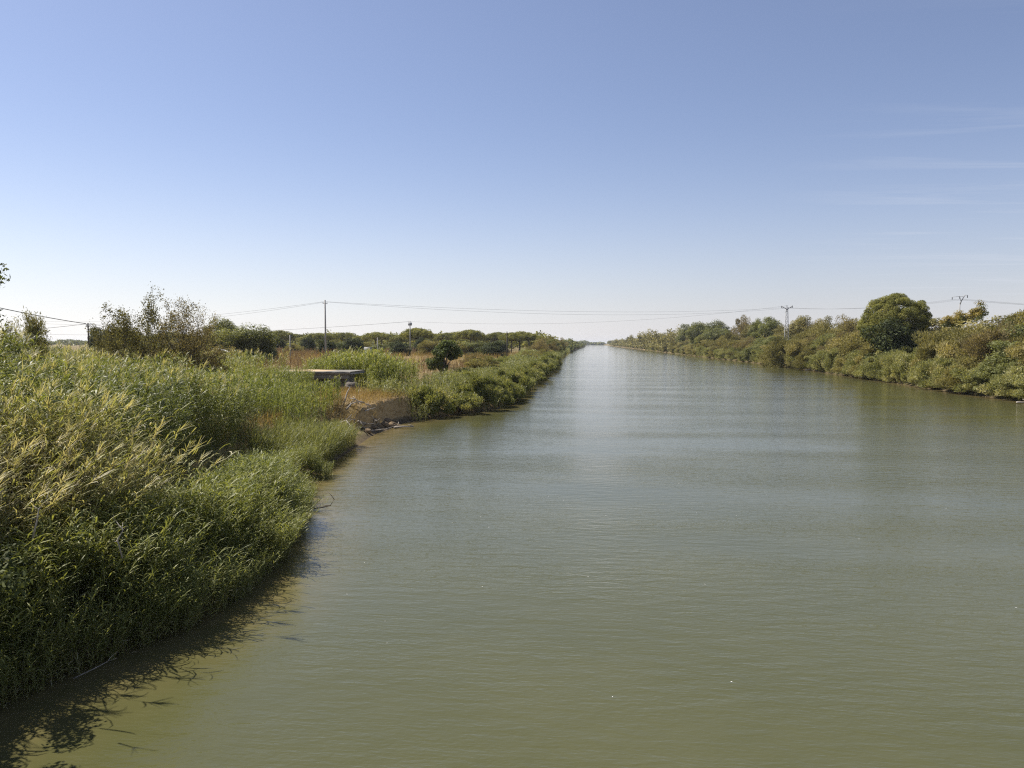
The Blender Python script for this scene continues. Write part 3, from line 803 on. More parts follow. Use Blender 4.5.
# trees of the open field
for px, yy, w, h, k, lab in [
    (222, 150, 9, 9.2, 'grn', 'rounded green tree beside the brown bare-topped shrub'),
    (240, 140, 9, 8.4, 'grn', 'middle green tree of the three by the pale shed roof'),
    (258, 145, 8.5, 8.0, 'grn', 'green tree of the three that stands nearest the pines'),
    (262, 150, 6, 4.2, 'drk', 'low dark bush below the three rounded trees'),
    (205, 120, 6, 4.0, 'brn', 'brown scrub at the foot of the rounded trees'),
    (100, 190, 7, 7.5, 'drk', 'dark tree past the short pole with two cables'),
    (118, 200, 9, 5.6, 'drk', 'dark spreading bush beside the bare-topped tree'),
    (400, 240, 7, 4.6, 'drk', 'dark bush in front of the broad forward umbrella pine'),
    (483, 125, 6.5, 3.3, 'tam', 'low olive bush in the dry field past the lone dark tree'),
    (473, 150, 5, 2.8, 'brn', 'small tan bush behind the low olive bush'),
    (540, 210, 6, 4.2, 'tam', 'round olive bush on the grass strip where the canal narrows'),
    (528, 190, 5, 3.6, 'tam', 'smaller olive bush on the grass strip near the dark wooden pole')]:
    x, y, _ = at(px, 350, yy); plant(k, x, y, w, h, lab, None)
# bushes along the near bank towards the vanishing point
y = 235; cnt = 0
while y < 640:
    x = float(XL(y)) - rp.uniform(1.5, 9)
    plant(['tam', 'brn', 'grn'][int(rp.choice(3, p=[.55, .2, .25]))], x, y, rp.uniform(6, 8.5), rp.uniform(4, 6.5) * min(1.35, y / 300 + .2), f'distant bush on the platform-side bank, {ORD[cnt]} along towards the vanishing point', 'distant bushes on the platform bank')
    cnt += 1; y *= 1.045

y = 70.5; cnt = 0
while y < 236 and cnt < 44:
    hh = rp.uniform(1.7, 3.0) * (.9 + y / 600)
    plant('rip', float(XL(y)) - rp.uniform(.3, 1.1), y, rp.uniform(2.8, 5.0) * (1 + y / 400), hh, f'mounded green riverside bush on the grass strip edge, {ORD[cnt]} beyond the cut bank', 'mounded bushes along the grass strip')
    cnt += 1; y += rp.uniform(2.2, 5.4) * (1 + (y - 70) / 160)
for cnt in range(14):
    y = 84 + 9 * cnt + rp.uniform(-3, 3)
    plant('rip', float(XL(y)) - rp.uniform(4, 10), y, rp.uniform(3.5, 6), rp.uniform(1.6, 2.6), f'low green bush inside the grass strip, {ORD[cnt]} beyond the cut bank', 'low bushes inside the grass strip')
# lone dark tree in the field
r = np.random.default_rng(8)
C = np.vstack([dome(r, 24, 2.1, 1.9, 3.6, -.6, .5) + np.array([.5, 0, 0]), dome(r, 12, 1.4, 1.5, 1.9, -.6, .3) + np.array([-1.0, 0, 0])])
V, F, T = leaves(r, C, r.uniform(.5, .85, len(C)), 150, .3, .2, .3, .85, .4, .5)
x, y, _ = at(443, 350, 103)
root = empty('lone_tree', (x, y, float(height(x, y)) - .05), 0, 'lone dark rounded tree in the dry field near the grass strip', 'tree')
obj('crown', mesh_np('lone_crown', V, F, M['lone'], T), root)
obj('trunk', stems(r, C, .11, -.3, 8, .25).mesh('lone_trunk', M['bark'], True), root)


# branching bare-topped trees
def branchy(seed, h, spread, n0, leafn, leafmat, ln, wd, tip_bare=.5, t0=.5, wid=4.0):
    r = np.random.default_rng(seed); g = Geo(); tips = []; bare = []

    def grow(p, d, l, rad, lev):
        q_ = p + d * l * .5 + r.normal(0, l * .05, 3); e = p + d * l + r.normal(0, l * .08, 3)
        g.tube([p, q_, e], [rad, rad * .8, rad * .55], 5 if lev < 2 else 4, False)
        if lev >= 1: tips.append((e + q_) / 2)
        if lev == 3:
            (bare if r.random() < tip_bare else tips).append(e); return
        for k in range(3 if lev else 4):
            nd = d * 1.0 + r.normal(0, .5, 3) + np.array([0, 0, .22]); nd /= np.linalg.norm(nd)
            grow(e if r.random() < .6 else q_, nd, l * r.uniform(.55, .8), rad * .5, lev + 1)
    for k in range(n0):
        a = r.uniform(0, 6.28); d = np.array([math.cos(a) * spread, math.sin(a) * spread, 1.0]); d /= np.linalg.norm(d)
        grow(np.array([r.normal(0, .3), r.normal(0, .3), -.2]), d, h * r.uniform(.34, .44), .075 * h / 7, 0)
    C = np.array(tips)
    V, F, T = leaves(r, C, r.uniform(.35, .75, len(C)) * h / 7, leafn, ln, wd, .2, .9, .1, t0, .25)
    mid = (V[:, :2].min(0) + V[:, :2].max(0)) / 2; sw = wid / max(1e-6, np.percentile(V[:, 0], 97) - np.percentile(V[:, 0], 3)); szz = h / np.percentile(V[:, 2], 99.5)
    V = np.stack([(V[:, 0] - mid[0]) * sw, (V[:, 1] - mid[1]) * sw, V[:, 2] * szz], 1)
    g.V = [np.stack([(q_[:, 0] - mid[0]) * sw, (q_[:, 1] - mid[1]) * sw, q_[:, 2] * szz], 1) for q_ in g.V]
    return mesh_np('branchy_crown', V, F, leafmat, T), g.mesh('branchy_stem', M['bark'], True)


for px, yy, h, wid, sp, seed, nl, mat, ln, wd, bare_, lab, nm in [
    (134, 55, 8.0, 5.0, .62, 3, 32, 'olvdark', .17, .10, .45, 'leafy dark tree with bare twigs on top, at the back of the reed bed', 'bare_topped_tree'),
    (187, 58, 7.6, 4.4, .55, 14, 30, 'brown', .16, .07, .7, 'half-dead brown tree with spiky bare tips beside the dark leafy one', 'half_dead_tree'),
    (20, 40, 5.9, 2.3, .4, 25, 30, 'olive', .22, .06, .1, 'small upright olive sapling poking above the reeds near the frame edge', 'olive_sapling')]:
    x, y, _ = at(px, 350, yy)
    ks = branchy(seed, h, sp, 7, nl, M[mat], ln, wd, bare_, .5, wid)
    place(ks, nm, (x, y, float(height(x, y))), (1, 1, 1), 0, lab, 'tree', None, 'crown', 'trunk')
for px, yy, w, h, k, lab in [(203, 60, 5.5, 3.6, 'brn', 'tan tangled bush at the foot of the half-dead brown tree'), (174, 54, 4.5, 3.3, 'brn', 'tan bush between the dark leafy tree and the half-dead one'),
                             (218, 66, 4, 2.0, 'tam', 'low olive bush at the reed edge before the shed roof'), (146, 58, 5, 3.4, 'tam', 'olive bush under the leafy dark bare-topped tree')]:
    x, y, _ = at(px, 350, yy); plant(k, x, y, w, h, lab, None)

# unseen tree beyond the frame, kept for its shade, and the dark shrub below it
r = np.random.default_rng(90)
C = np.vstack([dome(r, 70, 2.0, 2.0, 3.9, -.8, .3)])
tx, ty = -17.3, 15.6
V, F, T = leaves(r, C, r.uniform(.55, .95, len(C)), 480, .17, .085, .1, .9, .3, .5)
root = empty('shade_tree', (tx, ty, float(height(tx, ty))), 0, 'dark leafy tree unseen beyond the frame edge, shading the corner of the water', 'tree')
obj('crown', mesh_np('shade_crown', V, F, M['dark'], T), root)
g = Geo(); g.tube([(0, 0, -.3), (.1, 0, 2.5), (0, .1, 4.6)], [.26, .22, .18], 9)
for i in r.choice(len(C), 12, False): g.tube([(0, .05, r.uniform(2, 3.6)), C[i] * .5 + np.array([0, 0, 1.8]), C[i]], [.1, .07, .025], 5)
obj('trunk', g.mesh('shade_trunk', M['bark'], True), root)
r = np.random.default_rng(95)
C = np.vstack([dome(r, 60, 2.6, 2.7, 5.4, -.7, .4), np.array([[2.35, .3, 7.2], [2.5, -.1, 6.5], [2.6, .1, 5.3], [2.45, 0, 4.2], [2.4, 0, 3.6]])])
V, F, T = leaves(r, C, r.uniform(.35, .75, len(C)), 120, .2, .075, .1, 1.1, .3, .5)
tx, ty = -24.75, 26.0
root = empty('edge_tree', (tx, ty, float(height(tx, ty))), 0, 'dark tree at the frame edge whose hanging leaves show against the sky', 'tree')
obj('crown', mesh_np('edge_crown', V, F, M['dark'], T), root)
g = Geo(); g.tube([(0, 0, -.3), (.1, 0, 2.5), (0, .1, 4.6)], [.2, .17, .14], 9)
for i in r.choice(len(C), 14, False): g.tube([(0, .05, r.uniform(2.5, 4.6)), C[i] * .5 + np.array([0, 0, 2.4]), C[i]], [.08, .05, .02], 5)
obj('trunk', g.mesh('edge_trunk', M['bark'], True), root)
r = np.random.default_rng(91)
C = np.vstack([dome(r, 40, 1.9, 1.9, 1.7, -.7, .4)]); V, F, T = leaves(r, C, r.uniform(.35, .6, len(C)), 300, .12, .06, .3, .9, .3, .5)
tx, ty = -12.3, 12.0
root = empty('dark_shrub', (tx, ty, float(height(tx, ty)) + .1), 0, 'dark shaded shrub at the water edge below the leaning dry reeds', 'shrub')
obj('foliage', mesh_np('shrub_foliage', V, F, M['dark'], T), root)
obj('stem', stems(r, C, .05, -.4, 9, .2).mesh('shrub_stem', M['bark'], True), root)

# far woods that read as one mass
def wood(name, label, spots, mat, leaf, seed):
    r = np.random.default_rng(seed); parts = []
    for x, y, w, h in spots:
        z = float(height(x, y)); n = 9
        C = dome(r, n, w * .4, h * .42, h * .5, -.6, .4) + np.array([x, y, z])
        parts.append(leaves(r, C, r.uniform(.22, .36, n) * w, 34, leaf, leaf * .7, .3, h / w * .8, .3, .5))
    V, F, T = cat_(parts)
    prop(obj(name, mesh_np(name, V, F, mat, T)), label, 'woods', None, 'stuff')


rw = np.random.default_rng(5)
sp_ = []
for i in range(150):
    y = 610 * 1.0085 ** i; sp_.append((float(XR(y)) + 2 + rw.uniform(0, 26) * (1 + y / 900), y + rw.uniform(-20, 20), rw.uniform(9, 15), rw.uniform(11, 20) * (1 if y < 1100 else .8)))
sp_ += [(float(XR(y)) + rw.uniform(1.5, 4), y, 7.5, rw.uniform(4, 6.5)) for y in 560 * 1.0075 ** np.arange(160)]
wood('far_woods', 'hazy wood lining the far stretch of the pine bank', sp_, M['olive'], 1.6, 1)
sp_ = []
for i in range(120):
    y = 620 * 1.011 ** i; sp_.append((float(XL(y)) - 2 - rw.uniform(0, 26) * (1 + y / 900), y + rw.uniform(-20, 20), rw.uniform(8, 13), rw.uniform(6, 9.5)))
sp_ += [(float(XL(y)) - rw.uniform(1.5, 4), y, 7.5, rw.uniform(3, 5)) for y in 560 * 1.009 ** np.arange(140)]
wood('far_woods', 'hazy low wood lining the far stretch of the platform bank', sp_, M['green'], 1.6, 2)
sp_ = [(rw.uniform(-900, 700), rw.uniform(2700, 3000), rw.uniform(22, 40), rw.uniform(9, 14)) for i in range(150)]
wood('far_woods', 'bluish far line of trees where the canal meets the horizon', sp_, M['green'], 5, 3)
sp_ = [(-rw.uniform(24, 760), rw.uniform(430, 640), rw.uniform(11, 16), rw.uniform(9.0, 12.0)) for i in range(330)] + [(-rw.uniform(24, 760), rw.uniform(400, 560), rw.uniform(9, 14), rw.uniform(3.5, 6.0)) for i in range(170)]
sp_ = [q_ for q_ in sp_ if q_[0] > -.66 * q_[1]]
wood('far_woods', 'low bluish line of trees on the plain past the short dark pole', [(-rw.uniform(640, 1300), rw.uniform(1000, 1150), rw.uniform(18, 30), rw.uniform(7, 9.5)) for i in range(90)], M['green'], 2.5, 9)
wood('far_woods', 'dense pine forest behind the front line of umbrella pines', sp_, M['pine'], 1.4, 4)
sp_ = [(rw.uniform(85, 420), rw.uniform(140, 520), rw.uniform(8, 13), rw.uniform(5, 8)) for i in range(230)]
wood('scrub_woods', 'scrub spreading inland behind the bushes of the pine bank', sp_, M['olive'], 1.0, 6)

# ------------------------------------------------------------------ concrete platform
px0, px1, py0 = -31.0, -23.2, 72.0
root = empty('concrete_platform', ((px0 + px1) / 2, py0, float(height(px1, py0))), 0, 'weathered concrete platform with a dark undercut on the bank', 'platform')
ox, oy, oz = root.location


def part_box(name, boxes, mat, parent, bevel=.03):
    g_ = Geo()
    o3 = parent.location
    for lo, hi in boxes: g_.box((lo[0] - o3[0], lo[1] - o3[1], lo[2] - o3[2]), (hi[0] - o3[0], hi[1] - o3[1], hi[2] - o3[2]))
    o = obj(name, g_.mesh(name, mat), parent)
    if bevel:
        m_ = o.modifiers.new('bevel', 'BEVEL'); m_.width = bevel; m_.segments = 2
    return o


g = Geo(); r = np.random.default_rng(4); nxs = 40
xe = np.linspace(px0, px1, nxs) - ox
jag = np.cumsum(r.normal(0, .05, nxs)); jag -= np.linspace(jag[0], jag[-1], nxs); jag[12:15] += .16; jag[29:31] += .12
V_ = []
for i in range(nxs):
    f_ = py0 - .1 + jag[i] - oy; dz = r.normal(0, .012)
    V_ += [(xe[i], f_, 3.94 - oz + dz), (xe[i], f_ + r.normal(0, .015), 4.16 - oz + dz), (xe[i], f_ + .06, 4.22 - oz), (xe[i], py0 + 4.6 - oy, 4.22 - oz), (xe[i], py0 + 4.6 - oy, 3.94 - oz)]
F_ = [[i * 5 + k, i * 5 + 5 + k, i * 5 + 5 + (k + 1) % 5, i * 5 + (k + 1) % 5] for i in range(nxs - 1) for k in range(5)]
for q_ in (0, (nxs - 1) * 5): F_ += [[q_, q_ + 1, q_ + 3, q_ + 4], [q_ + 1, q_ + 2, q_ + 3, q_ + 3]]
F_ = [f for f in F_ if len(set(f)) == 4]
for q_ in (0, (nxs - 1) * 5):
    V_.append(tuple((np.array(V_[q_ + 2]) + np.array(V_[q_ + 3])) / 2)); F_.append([q_ + 1, q_ + 2, len(V_) - 1, q_ + 3])
g.add(V_, F_); obj('slab', g.mesh('slab', M['concrete']), root)
part_box('edge_beam', [((px0 + 2.6, py0 + .1, 3.5), (px1 - .3, py0 + .6, 3.937))], M['concrete'], root)
part_box('wall', [((px0 + .3, py0 + 1.0, 1.6), (px1 - .9, py0 + 1.4, 3.937)), ((px1 - 1.2, py0 + 1.403, 1.6), (px1 - .9, py0 + 4.3, 3.937))], M['concrete'], root)
part_box('pier', [((px1 - .75, py0 + .3, 1.6), (px1 - .35, py0 + .62, 3.497))], M['concrete'], root)
# drifted sand on the slab
g = Geo(); r = np.random.default_rng(2)
nxs, nys = 14, 8
Vs = [(px0 + .1 + 5.2 * i / (nxs - 1) - ox, py0 + .12 + 4.2 * j / (nys - 1) - oy, 4.215 + .10 * math.sin(math.pi * i / (nxs - 1)) * math.sin(math.pi * j / (nys - 1)) * (.5 + r.random()) - oz) for j in range(nys) for i in range(nxs)]
g.add(Vs, [[j * nxs + i, j * nxs + i + 1, (j + 1) * nxs + i + 1, (j + 1) * nxs + i] for j in range(nys - 1) for i in range(nxs - 1)])
obj('sand_drift', g.mesh('sand_drift', M['sand'], True), root)


# rubble lump and boulders by the platform
def rock(name, loc, s, mat, label, seed, group=None):
    import bmesh
    bm = bmesh.new(); bmesh.ops.create_icosphere(bm, subdivisions=3, radius=1)
    r_ = np.random.default_rng(seed); f = r_.normal(size=(6, 3)); ph = r_.uniform(0, 6, 6)
    for v in bm.verts:
        c = np.array(v.co); d = 1 + .16 * sum(math.sin(float(f[k] @ c) * 1.8 + ph[k]) for k in range(6)) / 2
        v.co = Vector(c * d) * Vector(s) if False else Vector((c[0] * d * s[0], c[1] * d * s[1], c[2] * d * s[2]))
    me = bpy.data.meshes.new(name); bm.to_mesh(me); bm.free(); me.materials.append(mat)
    return prop(obj(name, me, None, loc), label, 'rock', group)


rock('rubble_block', (-22.9, 71.6, 2.65), (.6, .5, .55), M['rubble'], 'rounded concrete lump lying at the corner of the platform', 3)

r = np.random.default_rng(71)
for i in range(16):
    yy = r.uniform(55.5, 67.5); ss = r.uniform(.12, .34); xx = float(XL(yy)) - r.uniform(-.1, 1.0)
    rock('earth_clod', (xx, yy, float(height(xx, yy)) + ss * .3), (ss, ss * r.uniform(.7, 1.1), ss * .7), M['earth'], 'brown clod of earth fallen at the foot of the cut bank', 80 + i, 'fallen clods below the cut bank')
# shed with pale roof
x, y, z = at(214, 348, 128)
gz = float(height(x, y))
root = empty('shed', (x, y, gz), RAD(15), 'low shed whose pale roof shows among the bushes below the rounded trees', 'shed')
g = Geo(); g.box((-2.2, -1.6, -.3), (2.2, 1.6, 2.3)); obj('wall', g.mesh('shed_wall', M['shedwall']), root)
g = Geo()
pr = [(-2.5, 2.303), (-1.3, 2.75), (0, 2.95), (1.3, 2.75), (2.5, 2.303)]
Vs = [(a, yy, c) for yy in (-1.9, 1.9) for a, c in pr] + [(a, yy, c + .06) for yy in (-1.9, 1.9) for a, c in pr]
g.add(Vs, [[i, i + 1, i + 6, i + 5] for i in range(4)] + [[10 + i + 5, 10 + i + 6, 10 + i + 1, 10 + i] for i in range(4)] + [[i + 10, i + 11, i + 1, i] for i in range(4)] + [[i + 5, i + 6, i + 16, i + 15] for i in range(4)])
obj('roof', g.mesh('shed_roof', M['roofsheet']), root)

# ------------------------------------------------------------------ sign board
x, y, z = at(368, 350.5, 97)
gz = float(height(x, y))
root = empty('notice_board', (x, y, gz), RAD(8), 'white notice board with a grey panel beyond the cane clump', 'sign')
hz_ = z - gz
g = Geo(); g.box((-.5, -.03, hz_ - .45), (.5, .03, hz_ + .45)); o = obj('board', g.mesh('board', M['boardpaint']), root)
g = Geo(); g.box((.0, -.045, hz_ - .30), (.32, -.032, hz_ + .34)); obj('panel', g.mesh('panel', M['greypanel']), root)
for sx_ in (-.4, .4):
    g = Geo(); g.tube([(sx_, .075, -.4), (sx_, .075, hz_ + .45)], .04, 8); obj('post', g.mesh('post', M['steel'], True), root)


# ------------------------------------------------------------------ poles
def pole_obj(name, px, py_top, yy, r0, r1, mat, label, cat='pole', group=None):
    x, y, zt = at(px, py_top, yy); gz = float(height(x, y))
    root = empty(name, (x, y, gz), 0, label, cat, group)
    h = zt - gz
    g = Geo(); g.tube([(0, 0, -.5), (0, 0, h * .5), (0, 0, h)], [r0, (r0 + r1) / 2, r1], 10)
    obj('shaft', g.mesh('shaft', mat, True), root)
    return root, np.array([x, y, gz]), h


def insulator(root, p, hang=True, l=.45, r_=.07):
    g = Geo(); d = -1 if hang else 1
    pts, rr = [], []
    for i in range(9):
        pts.append((p[0], p[1], p[2] + d * l * i / 8)); rr.append(r_ if i % 2 else r_ * .45)
    g.tube(pts, rr, 8); obj('insulator', g.mesh('insulator', M['insul'], True), root)


rootA, bA, hA = pole_obj('electricity_pole', 325, 300, 150, .2, .13, M['concrete_pole'], 'tallest slender pole rising behind the cane clump, carrying two thin cables')
g = Geo(); g.box((-.5, -.06, hA - .75), (.5, .06, hA - .65)); obj('crossarm', g.mesh('crossarm', M['steel']), rootA)
for dx in (-.42, .42): insulator(rootA, (dx, 0, hA - .65), False, .3, .05)
rootB, bB, hB = pole_obj('electricity_pole', 88, 323, 110, .13, .10, M['polewood'], 'short dark pole behind the reed bed with cables bunched at its head')
g = Geo(); g.box((-.35, -.05, hB - .55), (.35, .05, hB - .47)); obj('crossarm', g.mesh('crossarm', M['polewood']), rootB)
for dx in (-.3, 0, .3): insulator(rootB, (dx, 0 if dx else -.13, hB - .47), False, .38, .07)
rootC, bC, hC = pole_obj('electricity_pole', 410, 321, 250, .2, .15, M['concrete_pole'], 'grey pole with a small boxy head above the broad forward pine')
g = Geo(); g.box((-.6, -.3, hC - 1.5), (.6, .3, hC - .6)); obj('transformer', g.mesh('transformer', M['steel']), rootC)
for dx in (-.4, .4): insulator(rootC, (dx, 0, hC - .6), False, .4, .08)
pole_obj('field_post', 290, 335, 172, .15, .13, M['concrete_pole'], 'short pale concrete post above the rust-brown weeds', 'post')
pole_obj('field_post', 377.5, 337.5, 124, .09, .08, M['concrete_pole'], 'thin pale post just past the white notice board', 'post')
pole_obj('wooden_pole', 507, 331.5, 205, .16, .13, M['polewood'], 'short dark wooden pole in the field before the end of the pines', 'pole')

# lattice pylon on the pine bank
x, y, zt = at(787, 306, 262); gz = float(height(x, y)); h = zt - gz
root = empty('lattice_pylon', (x, y, gz), RAD(-12), 'grey steel lattice pylon standing behind the bushes', 'pylon')
w0, w1 = .85, .32
for sx_, sy_ in ((-1, -1), (1, -1), (1, 1), (-1, 1)):
    g = Geo(); g.tube([(sx_ * w0, sy_ * w0, -.5), (sx_ * w1, sy_ * w1, h - 1)], .085, 4); obj('leg', g.mesh('pylon_leg', M['steel']), root)
g = Geo(); nb = 12
for i in range(nb):
    a, c = i / nb, (i + 1) / nb
    wa, wc_ = w0 + (w1 - w0) * a, w0 + (w1 - w0) * c; za, zc = a * (h - 1), c * (h - 1)
    for k in range(4):
        (ax, ay), (bx, by) = [((-1, -1), (1, -1)), ((1, -1), (1, 1)), ((1, 1), (-1, 1)), ((-1, 1), (-1, -1))][k]
        if (i + k) % 2: ax, ay, bx, by = bx, by, ax, ay
        g.tube([(ax * wa, ay * wa, za), (bx * wc_, by * wc_, zc)], .05, 4)
        g.tube([(ax * wc_, ay * wc_, zc), (bx * wc_, by * wc_, zc)], .045, 4)
obj('lattice', g.mesh('lattice', M['steel']), root)
g = Geo()
g.tube([(0, 0, h - 1.2), (-1.7, 0, h + .1)], .11, 4); g.tube([(0, 0, h - 1.2), (1.7, 0, h + .1)], .11, 4); g.tube([(-1.7, 0, h - .6), (1.7, 0, h - .6)], .09, 4); g.tube([(0, 0, h - 2), (0, 0, h - .6)], .16, 6)
obj('crossarm', g.mesh('pylon_arm', M['steel']), root)
for p in ((-1.7, 0, h + .1), (0, 0, h - .45), (1.7, 0, h + .1)): insulator(root, p, p[0] != 0, .7, .13)
TOP_P = np.array([x, y, gz + h - .5])

# forked pole
x, y, zt = at(960, 295, 205); gz = float(height(x, y)); h = zt - gz
root = empty('forked_pole', (x, y, gz), RAD(-10), 'forked pole with three insulators rising behind the yellow flowering tree', 'pole')
g = Geo(); g.tube([(0, 0, -.5), (0, 0, h * .5), (0, 0, h - 2.3)], [.2, .17, .15], 8); obj('shaft', g.mesh('shaft', M['steel'], True), root)
g = Geo(); g.tube([(0, 0, h - 2.5), (.35, 0, h - 1.5), (1.15, 0, h)], [.16, .14, .11], 6); g.tube([(.25, 0, h - 1.6), (-.05, 0, h - .3)], [.07, .05], 5)
g.tube([(1.15, 0, h - .02), (1.7, 0, h - .1)], .05, 5); g.tube([(-.05, 0, h - .35), (-1.75, 0, h - .5)], .05, 5); g.tube([(-.05, 0, h - .35), (.95, 0, h - .4)], .05, 5)
obj('crossarm', g.mesh('fork_arm', M['steel']), root)
for p in ((-1.75, 0, h - .5), (-.05, 0, h - .3), (1.7, 0, h - .1)): insulator(root, p, True, .65, .13)
TOP_Q = np.array([x, y, gz + h - .9])


# ------------------------------------------------------------------ cables
def cable(a, b_, sag, label, r_=.03, group='overhead cables'):
    a, b_ = np.array(a, float), np.array(b_, float)
    pts = [a + (b_ - a) * t - np.array([0, 0, sag * 4 * t * (1 - t)]) for t in np.linspace(0, 1, 25)]
    g = Geo(); o3 = pts[0]
    g.tube([p - o3 for p in pts], r_, 5)
    prop(obj('overhead_cable', g.mesh('cable', M['cable'], True), None, o3), label, 'cable', group)


tA = bA + np.array([0, 0, hA - .35]); tB = bB + np.array([0, 0, hB - .1]); tC = bC + np.array([0, 0, hC - .2])
cable(tA + [.42, 0, 0], TOP_P + [-1.7, 0, -.1], 1.7, 'upper of the two cables spanning the canal from the tallest pole', .017)
cable(tA + [-.42, 0, .0], TOP_P + [1.7, 0, -.1], 2.5, 'lower of the two cables spanning the canal from the tallest pole', .017)
cable(tC + [.4, 0, 0], TOP_P + [0, 0, .6], 2.8, 'low cable spanning the canal from the pole with the boxy head', .019)
for i, dx in enumerate((-1.7, -.05, 1.7)):
    cable(TOP_P + [dx, 0, -.1], TOP_Q + [dx, -.2, -.2], 1.2, ('first', 'second', 'third')[i] + ' strand between the lattice pylon and the forked pole', .016)
    cable(TOP_Q + [dx, -.2, -.2], TOP_Q + [90 + dx, -28, -2], 2.6, ('first', 'second', 'third')[i] + ' strand leaving the forked pole away from the canal', .016)
for i, dx in enumerate((-.42, .42)):
    cable(tA + [dx, 0, 0], at(40 - 6 * i, 321 + 2 * i, 215), 1.6 + i * .5, ('upper', 'lower')[i] + ' cable from the tallest pole back over the three rounded trees', .018)
cable(tC + [-.4, 0, 0], at(-40, 331, 330), 3.0, 'low cable behind the pine line leaving the pole with the boxy head', .04)
cable(tB + [-.3, 0, 0], at(-120, 279, 62), .35, 'thick near cable sloping down from the frame edge to the short pole', .05)
cable(tB + [0, -.1, 0], at(-60, 332, 135), .5, 'level cable reaching the short pole from the frame edge', .03)
cable(tB + [.3, 0, 0], at(140, 334, 150), .8, 'cable running from the short pole towards the bare-topped tree', .035)
cable(tB + [.3, 0, .1], at(150, 320, 190), 1.4, 'upper thin cable running from the short pole behind the bare-topped tree', .025)


# ------------------------------------------------------------------ driftwood and dead branches
def branch(name, loc, pts, r0, mat, label, cat, group=None, twigs=3, seed=0):
    r_ = np.random.default_rng(seed); g = Geo(); pts = np.array(pts, float); n = len(pts)
    g.tube(pts, np.linspace(r0, r0 * .35, n), 6)
    for k in range(twigs):
        i = int(r_.integers(1, n)); d = r_.normal(size=3); d[2] = abs(d[2]) * .7; d /= np.linalg.norm(d)
        l = np.linalg.norm(pts[-1] - pts[0]) * r_.uniform(.2, .4)
        g.tube([pts[i], pts[i] + d * l * .5 + r_.normal(0, l * .06, 3), pts[i] + d * l], [r0 * .45, r0 * .32, r0 * .15], 5)
    return prop(obj(name, g.mesh(name, mat, True), None, loc), label, cat, group)


r = np.random.default_rng(17)
bx, by = -17.4, 56.5
dl = ['longest bleached limb across the driftwood heap below the cut bank', 'curved bleached limb arching over the top of the driftwood heap', 'forked bleached limb nearest the water in the driftwood heap', 'upright bleached snag at the landward end of the driftwood heap']
for i in range(14):
    a = r.uniform(0, 6.28) if i > 3 else (.2, 2.6, -.5, 1.2)[i]
    l = r.uniform(1.0, 2.2) if i > 3 else (3.4, 2.4, 2.2, 2.0)[i]
    c = np.array([bx + r.normal(0, .9), by + r.normal(0, 1.3), 0]); c[2] = float(height(c[0], c[1])) + r.uniform(.1, .6)
    el = r.uniform(-.05, .5) if i != 3 else 1.0
    d = np.array([math.cos(a) * math.cos(el), math.sin(a) * math.cos(el), math.sin(el)])
    bow = np.array([0, 0, .25 * l if i in (1, 5, 9) else r.normal(0, .05)])
    pts = [-d * l * .5, -d * l * .15 + bow * .8, d * l * .2 + bow + r.normal(0, .06, 3), d * l * .5]
    branch('driftwood_limb', c, pts, r.uniform(.05, .09), M['deadwood'], dl[i] if i < 4 else 'short bleached stick jumbled in the driftwood heap below the cut bank', 'driftwood', 'driftwood heap', 2, i)
branch('driftwood_log', (-15.2, 60.8, .1), [(-.7, -.3, 0), (0, 0, .06), (.8, .35, .02)], .11, M['deadwood'], 'single pale log stranded at the water edge below the cut bank', 'driftwood', None, 1, 40)
x, y, z = at(808, 366.5, 190)
branch('driftwood_log', (float(XR(200)) - .3, 200, .15), [(-1.2, 0, 0), (0, .3, .12), (1.3, .4, .05)], .22, M['deadwood'], 'pale stranded log at the waterline of the pine bank', 'driftwood', None, 2, 41)
branch('driftwood_log', (50.6, 93.2, .12), [(-1.6, -.3, .05), (0, 0, .0), (2.2, .3, .12)], .12, M['deadwood'], 'pale log floating under the cane bushes at the frame edge across the canal', 'driftwood', None, 1, 42)
x, y, z = at(117, 522, 15.5)
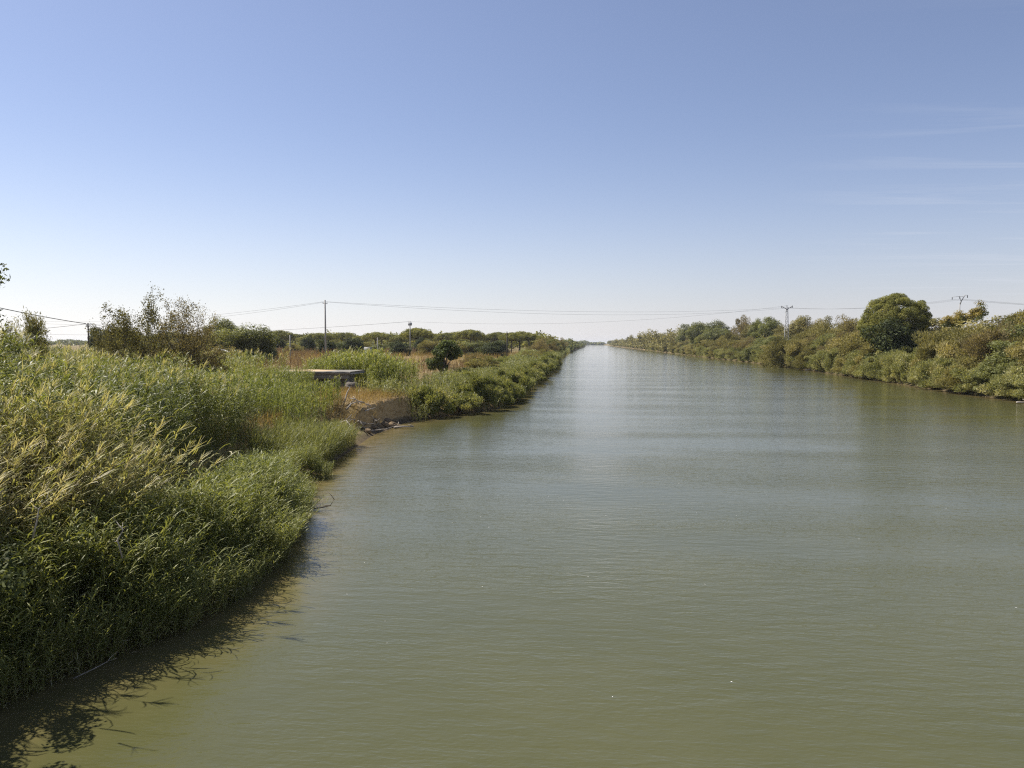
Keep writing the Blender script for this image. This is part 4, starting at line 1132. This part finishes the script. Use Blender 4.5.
branch('dead_branch', (x, y, z - .5), [(.1, 0, -.3), (0, 0, .1), (.1, .05, .3), (-.05, .05, .5)], .018, M['deadwood'], 'white forked dead branch standing in the dark hollow of the reeds', 'branch', None, 5, 43)
x, y, z = at(37, 512, 13.2)
branch('dead_branch', (x, y, z - .2), [(-.1, 0, -.3), (0, 0, .05), (.0, .05, .25), (.14, .05, .4)], .016, M['deadwood'], 'small pale forked branch amid the leaning dry reeds', 'branch', None, 4, 44)
x, y, z = at(322, 512, 30.5)
branch('dead_branch', (x - .1, y, .05), [(-.9, -.1, 0), (0, 0, .06), (.45, .05, .16), (.62, .05, .42)], .035, M['bark'], 'dark twig poking out of the water beyond the drooping reeds', 'branch', None, 2, 45)
x, y, z = at(95, 664, 14.6)
branch('dead_branch', (x, y, .1), [(-.35, -.2, -.05), (0, 0, .1), (.2, .12, .2)], .014, M['deadwood'], 'pale broken reed stalk hanging over the shaded water', 'branch', None, 2, 46)

# specks of seed fluff on the water
r = np.random.default_rng(50); V, F = [], []
for i in range(70):
    y = r.uniform(11, 60) ** 1; x = r.uniform(-8.5, 26); s = r.uniform(.012, .03); n = len(V); a = r.uniform(0, 3.14)
    ca, sa = math.cos(a) * s, math.sin(a) * s
    V += [(x - ca, y - sa, .006), (x + sa * .6, y - ca * .6, .008), (x + ca, y + sa, .006), (x - sa * .6, y + ca * .6, .01)]; F.append([n, n + 1, n + 2, n + 3])
prop(obj('floating_fluff', mesh_np('floating_fluff', V, F, M['white'])), 'tiny pale specks of seed fluff drifting on the water', 'debris', None, 'stuff')

# ------------------------------------------------------------------ haze
g = Geo(); g.box((-7000, -400, -5), (7000, 9500, 27))
b = MatB('haze')
vp = b.n('ShaderNodeVolumePrincipled')
vp.inputs['Color'].default_value = (.80, .86, .95, 1); vp.inputs['Density'].default_value = .00008; vp.inputs['Anisotropy'].default_value = .2
b.l(vp.outputs[0], b.out.inputs['Volume'])
prop(obj('haze', g.mesh('haze', b.m)), 'faint pale summer haze over the canal and plain', 'haze', None, 'stuff')
